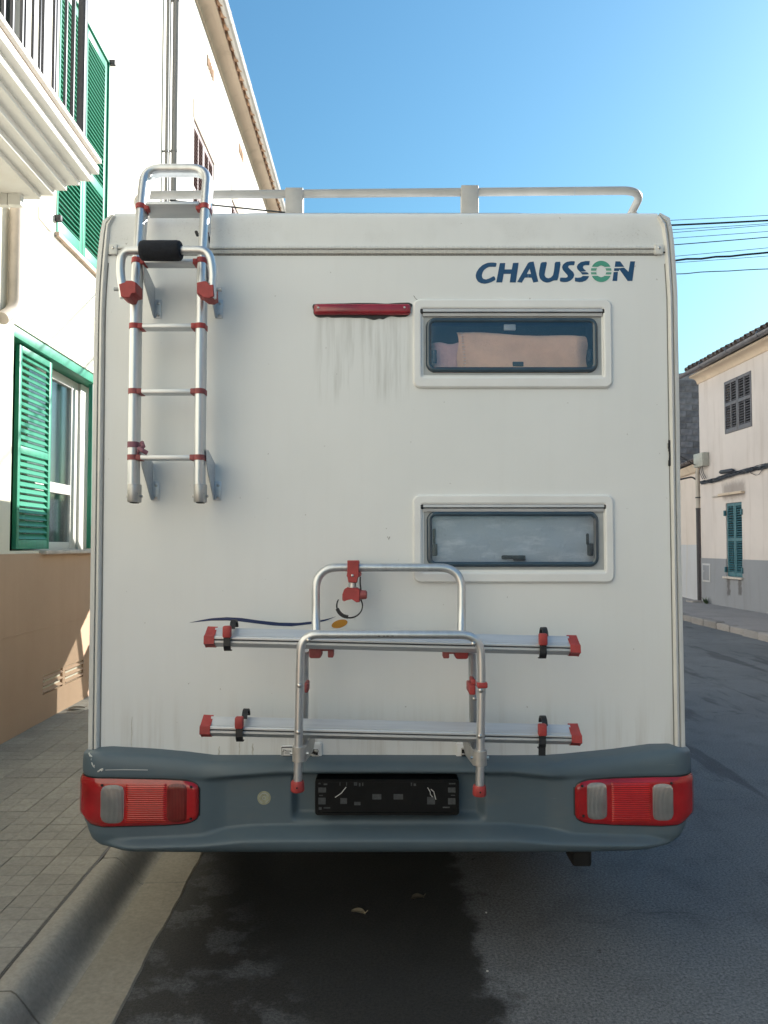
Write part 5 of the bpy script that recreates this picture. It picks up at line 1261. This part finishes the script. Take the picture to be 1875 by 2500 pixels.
for x0, x1, y in ((279, 291, 706), (523, 541, 707)):
    VB().tube([V(x0, y, YG + .01), V(x1, y, YG + .01)], .007, 10).build('pin', 'gasket', lad)
VB().bolt(V(337, 704, YL - .02), .006).build('screw', 'steel', lad)
# strap remnants
m = VB(); m.sweep([Vector((Lx, YL + yoff, pz(1093, YL))), Vector((Lx, YL + yoff, pz(1079, YL)))], fig8(1.12)); m.tube([V(346, 1080, YL), V(350, 1090, YL - .01), V(342, 1097, YL - .01)], .008, 8); m.tube([V(338, 1094, YL - .015), V(348, 1100, YL - .02), V(359, 1106, YL - .01)], .008, 8); m.tube([V(336, 1108, YL), V(340, 1098, YL - .01)], .006, 8); m.build('strap_end', 'mauve', lad)
m = VB(); m.tube([V(479, 566, 2.80), V(482, 574, 2.79), V(490, 571, 2.77), V(504, 566, 2.78), V(509, 580, 2.79), V(508, 598, 2.80)], .006, 8); m.build('strap_end', 'black', lad)
m = VB(); m.tube([V(500, 560, 2.775), V(506, 572, 2.775)], .007, 8); m.build('strap_end', 'redfade', lad)

# --- bike carrier
YI, YO, YR = 2.80, 2.545, 2.62
hoop = fillet([V(773, 1600, 2.72), V(771, 1500, 2.78), V(771, 1385, YI), V(1127, 1386, YI), V(1127, 1500, 2.78), V(1125, 1604, 2.72)], [.03, .085, .085, .03], 10)
bike = VB().tube(hoop, .0155, 18).build('bike_carrier', 'alu', van)
ho = fillet([V(727, 1912, YO), V(732, 1640, YO), V(735, 1549, YO), V(960, 1549, YO), V(1173, 1550, YO), V(1176, 1650, YO), V(1171, 1922, YO)], [.05, .075, .1, .075, .05], 10)
VB().tube(ho, .0140, 18).build('front_hoop', 'alu', bike)
for q in ([(744, 1588), (744, 1690), (742, 1830)], [(1153, 1590), (1154, 1690), (1157, 1840)]):
    VB().tube([V(x, y, 2.70 + .06 * i) for i, (x, y) in enumerate(q)], .0145, 14).build('rear_tube', 'alu', bike)
# rails: extruded aluminium channels, drooping to one side
def brail(pl, pr2, Y):
    a, c = V(*pl, Y), V(*pr2, Y); d = c - a
    prof_ = [(.036, -.006), (.032, -.004), (.004, -.026), (-.010, -.028), (-.012, -.031), (-.012, -.036), (-.008, -.038), (-.008, -.041), (-.012, -.043), (-.012, -.049), (-.009, -.051), (.014, -.066), (.030, -.066), (.044, -.04)]
    pts = [a + Vector((0, y, z)) for y, z in prof_]
    o = VB().prism(pts, d).build('rail', 'aluflat', bike, angle=18)
    VB().prism([a + Vector((0, y, z)) for y, z in ((-.0078, -.0380), (-.0084, -.0380), (-.0084, -.0410), (-.0078, -.0410))], d).build('rail_groove', 'black', o)
    for p, s in ((a, -1), (c, 1)):
        L = d.normalized() * s; m = VB(); pr3_ = [(.040, -.001), (.002, -.023), (-.014, -.028), (-.016, -.053), (-.004, -.057), (.014, -.069), (.046, -.069)]
        m.ring([p + L * -.006 + Vector((0, y, z)) for y, z in pr3_], [p + L * .020 + Vector((0, y * 1.02, z)) for y, z in pr3_], [p + L * .029 + Vector((0, y * 1.08, z * 1.02)) for y, z in pr3_], fill=True); m.build('end_cap', 'red', o, angle=30)
    return o, a, d
r1, a1, d1 = brail((521, 1532), (1394, 1553), YR); r2, a2, d2 = brail((511, 1751), (1397, 1772), YR)
def strap(o, a, d, t, tail_):
    p = a + d * t; w = .0115
    loop = [(.05, -.01), (.03, .022), (.0, .020), (-.016, -.012), (-.020, -.030), (-.022, -.058), (-.012, -.072), (.01, -.074)]
    m = VB(); ring_o = [Vector((0, y, z)) for y, z in loop]
    for (y0, z0), (y1, z1) in zip(loop[3:], loop[4:] ): 
        dirv = Vector((0, y1 - y0, z1 - z0)); n = Vector((0, dirv.z, -dirv.y)).normalized() * .004
        m.prism([p + Vector((-w, y0, z0)), p + Vector((w, y0, z0)), p + Vector((w, y1, z1)), p + Vector((-w, y1, z1))], n)
    if tail_: m.prism([p + Vector((-w, -.018, -.06)), p + Vector((w, -.018, -.06)), p + Vector((w, -.015, -.06 - tail_)), p + Vector((-w, -.015, -.06 - tail_))], (0, .005, 0))
    so_ = m.build('strap', 'black', o, smooth=False)
    top = [p + Vector((w * 1.15, .03 + .032 * math.cos(R(10 + 160 * k / 8)), -.008 + .03 * math.sin(R(10 + 160 * k / 8)))) for k in range(9)]
    VB().sweep(top, [(-.003, -.009), (.003, -.009), (.003, .009), (-.003, .009)], up=Vector((1, 0, 0))).build('strap_loop', 'black', so_)
    VB().box(p + Vector((-w * 1.2, -.034, -.030)), p + Vector((w * 1.2, -.008, .009)), .005).build('buckle', 'red', so_)
strap(r1, a1, d1, .042, .01); strap(r1, a1, d1, .918, .012); strap(r2, a2, d2, .086, .008); strap(r2, a2, d2, .914, .038)
# red brackets under the upper rail and on the tubes
def redbox(px0, py0, px1, py1, Y0, Y1, mat='red', nm='bracket', bev=.004):
    a, c = V(px0, py0, Y0), V(px1, py1, Y0); return VB().box((a.x, Y0, c.z), (c.x, Y1, a.z), bev).build(nm, mat, bike)
redbox(754, 1578, 784, 1608, 2.66, 2.74, 'redfade', bev=.008); redbox(784, 1581, 813, 1590, 2.67, 2.72, 'redfade'); redbox(800, 1588, 814, 1606, 2.67, 2.72, 'redfade')
redbox(1112, 1586, 1144, 1610, 2.66, 2.74, 'red', bev=.008); redbox(1094, 1588, 1113, 1597, 2.67, 2.72, 'redfade'); redbox(1082, 1588, 1097, 1608, 2.67, 2.72, 'redfade')
redbox(743, 1667, 752, 1692, 2.60, 2.66, 'redfade'); redbox(1152, 1660, 1162, 1676, 2.62, 2.70, 'red'); redbox(1146, 1673, 1161, 1697, 2.60, 2.70, 'red')
redbox(1166, 1667, 1191, 1681, YO - .017, YO + .02, 'red')
for px, py in ((753, 1563), (731, 1674), (728, 1788), (1156, 1572), (1174, 1686), (1172, 1798), (1159, 1706)):
    Yb = (YO - .014) if px != 1159 else 2.69
    VB().bolt(V(px, py, Yb), .0078).build('bolt', 'steel', bike)
# feet, sleeves and mounting plates
for px, py0, py1 in ((726.5, 1906, 1932), (1170.5, 1917, 1942)):
    a, c = V(px, py0, YO), V(px, py1, YO); m = VB(); 
    m.tube([c, c.lerp(a, .12), c.lerp(a, .85), a], .0225, 16, scale=[.9, 1, .96, .88]); m.build('foot', 'red', bike, angle=50)
    VB().bolt(c.lerp(a, .5) + Vector((0, -.0222, 0)), .003).build('foot_screw', 'under', bike)
for px, py0, py1, s in ((731, 1822, 1857, 1), (1171, 1832, 1867, -1)):
    a, c = V(px, py0, YO), V(px, py1, YO); m = VB(); m.tube([c, a], .0235, 20); m.build('sleeve', 'aludull', bike, angle=50)
    m = VB().prism([c + Vector((s * .018, -.008, .0)), c + Vector((s * .026, .16, -.012)), c + Vector((s * .026, .30, .02)), a + Vector((s * .026, .30, -.003)), a + Vector((s * .018, -.008, 0))], (s * .004, 0, 0)); m.build('arm', 'aludull', bike)
    VB().tube([c.lerp(a, .5) + Vector((-.03, .0, 0)), c.lerp(a, .5) + Vector((.03, .0, 0))], .0055, 8).build('bolt', 'steel', bike)
def mplate(x0, y0, x1, y1, hole):
    a, c = V(x0, y0, D), V(x1, y1, D)
    o = VB().ring(rrect(a.x, c.z, c.x, a.z, .008, D), rrect(a.x, c.z, c.x, a.z, .008, D - .010), rrect(a.x + .004, c.z + .004, c.x - .004, a.z - .004, .006, D - .013), fill=True).build('mounting_plate', 'winframe', van, angle=40)
    if hole:
        a, c = V(hole[0], hole[1], D), V(hole[2], hole[3], D); VB().box((a.x, D - .0145, c.z), (c.x, D - .0128, a.z), .0005).build('plate_opening', 'under', o)
        for k in range(5):
            q = Vector((random.uniform(a.x, c.x), D - .016, random.uniform(c.z, a.z))); VB().box(q - Vector((.006, .002, .003)), q + Vector((.007, .003, .004)), .002).build('clip', 'aludull', o)
    return o
mplate(740, 1812, 786, 1853, (752, 1827, 777, 1848)); mplate(1113, 1813, 1160, 1852, (1126, 1824, 1146, 1848))
ic = mplate(687, 1820, 742, 1851, None)
bw = lambda pts, w=.0013: VB().tube([V(x, y, D) + Vector((0, -.0138, 0)) for x, y in pts], w, 5).build('battery_symbol', 'black', ic)
bw([(689, 1822), (740, 1821)], .0018); bw([(689, 1822), (689, 1850), (740, 1850)], .0010)
bw([(692, 1831), (695, 1831), (694, 1827)]); bw([(697, 1828), (699, 1831), (711, 1831), (711, 1839)]); bw([(692, 1831), (692, 1843), (713, 1843)])
for yy in (1835, 1837.5): bw([(696, yy), (708, yy)], .0005)
# hanging frame clamp with strap
YC = 2.77
k7 = lambda q: [(740 + x / 6.9125, 1350 + y / 6.9125) for x, y in q]
def redpoly(q, y0, y1, nm, mat='red'):
    pts = [V(x, y, y0) for x, y in k7(q)]; cen = sum(pts, Vector()) / len(pts); m = VB()
    m.ring([p + Vector((0, y1 - y0, 0)) for p in pts], [p + Vector((0, .004, 0)) for p in pts], [cen + (p - cen) * .92 for p in pts], fill=True); return m.build(nm, mat, bike, angle=25)
redpoly([(745, 130), (935, 130), (945, 160), (940, 300), (945, 400), (920, 420), (905, 505), (765, 500), (745, 405), (735, 390), (745, 290)], 2.765, 2.83, 'frame_clamp')
redpoly([(740, 590), (905, 595), (960, 625), (955, 830), (900, 835), (820, 785), (740, 800), (690, 820), (660, 800), (660, 700), (690, 620)], 2.755, 2.82, 'clamp_jaw')
redpoly([(925, 310), (965, 315), (985, 350), (975, 390), (930, 410)], 2.775, 2.82, 'strap_lug', 'redfade')
VB().tube([V(860.5, 1420, 2.79), V(860.5, 1439, 2.79)], .0140, 14).build('clamp_stem', 'alu', bike)
pk = V(*k7([(1005, 705)])[0], 2.775); VB().tube([pk + Vector((-.012, 0, 0)), pk + Vector((0, 0, 0)), pk + Vector((.012, 0, 0)), pk + Vector((.016, 0, 0))], .0165, 18, scale=[1, 1, .95, .7]).build('clamp_knob', 'redfade', bike)
VB().bolt(V(*k7([(832, 382)])[0], 2.765), .0055).build('screw', 'steel', bike)
def band_(pts, Y, w, mat, nm, th=.0035):
    p = [V(x, y, Y) for x, y in k7(pts)]; VB().sweep(fillet(p, .02, 4), [(-th / 2, -w), (th / 2, -w), (th / 2, w), (-th / 2, w)]).build(nm, mat, bike)
cc = (785, 890); lp_ = [(cc[0] + 218 * math.cos(R(t)), cc[1] + 205 * math.sin(R(t))) for t in range(-30, 221, 12)]
band_(lp_, 2.785, .010, 'black', 'strap', .0045)
band_([(965, 400), (962, 520), (978, 640)], 2.785, .008, 'black', 'strap', .005)
band_([(575, 940), (610, 1010), (680, 1065), (760, 1080)], 2.782, .013, 'black', 'strap_buckle', .011)
# chipped paint on the front hoop
for x in (925, 937, 946, 958): VB().box(V(x, 1553, YO - .0142) - Vector((.003, .0005, .0008)), V(x, 1553, YO - .0142) + Vector((.004, .0008, .0008))).build('chip', 'under', bike, smooth=False)

# --- roof rails
YRR = 3.08
rl, rr2 = V(326, 480, YRR), V(1570, 466, YRR)
zrail = lambda x: V(CX + x / YRR * F, 477 - 12 * (x - rl.x) / (rr2.x - rl.x), YRR).z
A0, B0 = Vector((rl.x, YRR, zrail(rl.x))), Vector((rr2.x, YRR, zrail(rr2.x)))
rail = fillet([Vector((A0.x - .01, 6.6, A0.z - .06)), Vector((A0.x - .01, YRR + .25, A0.z - .03)), A0, B0, Vector((B0.x + .01, YRR + .25, B0.z - .03)), Vector((B0.x + .01, 6.6, B0.z - .06))], [.1, .085, .085, .1], 9)
rro = VB().tube(rail, .0165, 16).build('roof_rail', 'railwhite', van)
for px0, px1, py0 in ((698, 741, 463), (1125, 1167, 457)):
    a, c = V(px0, py0, YRR), V(px1, py0, YRR); VB().box((a.x, YRR - .021, roofz - .005), (c.x, YRR + .021, a.z), .003).build('rail_post', 'railwhite', rro)
    VB().box((a.x - .03, YRR - .05, roofz + .0045), (c.x + .05, YRR + .05, roofz + .010), .002).build('post_foot', 'gasket', rro)
for x in (A0.x - .01, B0.x + .01):
    s = 1 if x < 0 else -1
    for yy in (YRR + .13, YRR + 1.4, YRR + 2.8):
        VB().tube([(x, yy, A0.z - .02), (x + s * .085, yy - .05, roofz + .005)], .012, 10).build('rail_brace', 'railwhite', rro)
        VB().tube([(x, yy + .03, A0.z - .02), (x + s * .012, yy + .05, roofz)], .012, 10).build('rail_brace', 'railwhite', rro)
pj = V(1401, 466, YRR - .0); VB().tube([Vector((pj.x - .002, YRR, zrail(pj.x))), Vector((pj.x + .002, YRR, zrail(pj.x)))], .0172, 16).build('rail_joint', 'gasket', rro)
a, c = V(826, 524, 3.35), V(1060, 524, 3.35)
VB().box((a.x, 3.35, roofz), (c.x, 3.95, a.z), .012).build('roof_hatch', 'railwhite', van)

# --- wheels
def wheel(x, y, sx):
    r, w = .335, .21; m = VB(); seg = 36
    pr_w = [(-w / 2, r * .60), (-w / 2, r * .92), (-w * .40, r), (w * .40, r), (w / 2, r * .92), (w / 2, r * .60)]
    rows = [[Vector((x + u, y + q * math.cos(2 * math.pi * k / seg), r + q * math.sin(2 * math.pi * k / seg))) for u, q in pr_w] for k in range(seg + 1)]
    t = m.grid(rows).build('wheel', 'tyre', van)
    VB().tube([(x - w * .42, y, r), (x - w * .2, y, r), (x + w * .2, y, r), (x + w * .42, y, r)], r * .62, 24, scale=[.95, 1, 1, .95]).build('rim', 'aludull', t)
for x in (-.90, .92): wheel(x, D + 1.45, 1); wheel(x, D + 4.95, 1)
# --- overcab and cab in front (light passes under the overcab and through the cab windows)
CYF = D + 5.86
m = VB(); hw = 1.07
sp_ = [(FY - .01, 1.92), (CYF - .12, 2.02), (CYF + .02, 2.16), (CYF - .02, 2.48), (CYF - .35, 2.72), (FY - .01, roofz - .01)]
m.prism([(-hw, y, z) for y, z in sp_], (2 * hw, 0, 0)); m.build('overcab', 'white', van)
cw = .93; sill = .80; wy0, wy1 = FY + .06, D + 5.45
cab = VB()
for s in (-1, 1):
    x = s * cw
    cab.prism([(x, FY - .005, .45), (x, D + 6.05, .45), (x, D + 6.05, .78), (x, D + 5.75, sill - .01), (x, FY - .005, sill)], (-s * .04, 0, 0))
    cab.prism([(x, D + 5.68, sill - .012), (x, D + 5.75, sill - .012), (x, D + 5.36, 1.90), (x, D + 5.29, 1.90)], (-s * .05, 0, 0))
    cab.prism([(x, FY - .004, sill - .002), (x, FY + .05, sill - .002), (x, FY + .05, 1.915), (x, FY - .004, 1.915)], (-s * .05, 0, 0))
    cab.box((x - s * .05, FY + .051, 1.86), (x, D + 5.31, 1.915))
cab.prism([(-cw + .041, D + 5.74, sill - .02), (-cw + .041, D + 6.06, .80), (-cw + .041, D + 6.10, .60), (-cw + .041, D + 6.08, .42), (-cw + .041, D + 5.74, .42)], (2 * cw - .082, 0, 0))
cab.build('cab', 'white', van)
VB().add([(-cw + .05, D + 5.74, sill), (cw - .05, D + 5.74, sill), (cw - .05, D + 5.35, 1.88), (-cw + .05, D + 5.35, 1.88)], [(0, 1, 2, 3)]).build('windscreen', 'carglass', van, smooth=False)
for s in (-1, 1):
    x = s * (cw - .02); VB().add([(x, FY + .05, sill), (x, D + 5.69, sill), (x, D + 5.31, 1.86), (x, FY + .05, 1.86)], [(0, 1, 2, 3)]).build('side_window', 'carglass', van, smooth=False)
    VB().box((s * .52 - .23, FY + .12, .55), (s * .52 + .23, FY + .30, 1.18), .05).box((s * .52 - .12, FY + .14, 1.21), (s * .52 + .12, FY + .25, 1.43), .04).build('cab_seat', 'interior', van)
    VB().box((s * (cw + .05), D + 5.42, 1.12), (s * (cw + .23), D + 5.52, 1.50), .03).build('wing_mirror', 'black', van)
    VB().box((s * .55 - .15, D + 6.07, .56), (s * .55 + .15, D + 6.12, .74), .02).build('headlight', 'lensclear', van)
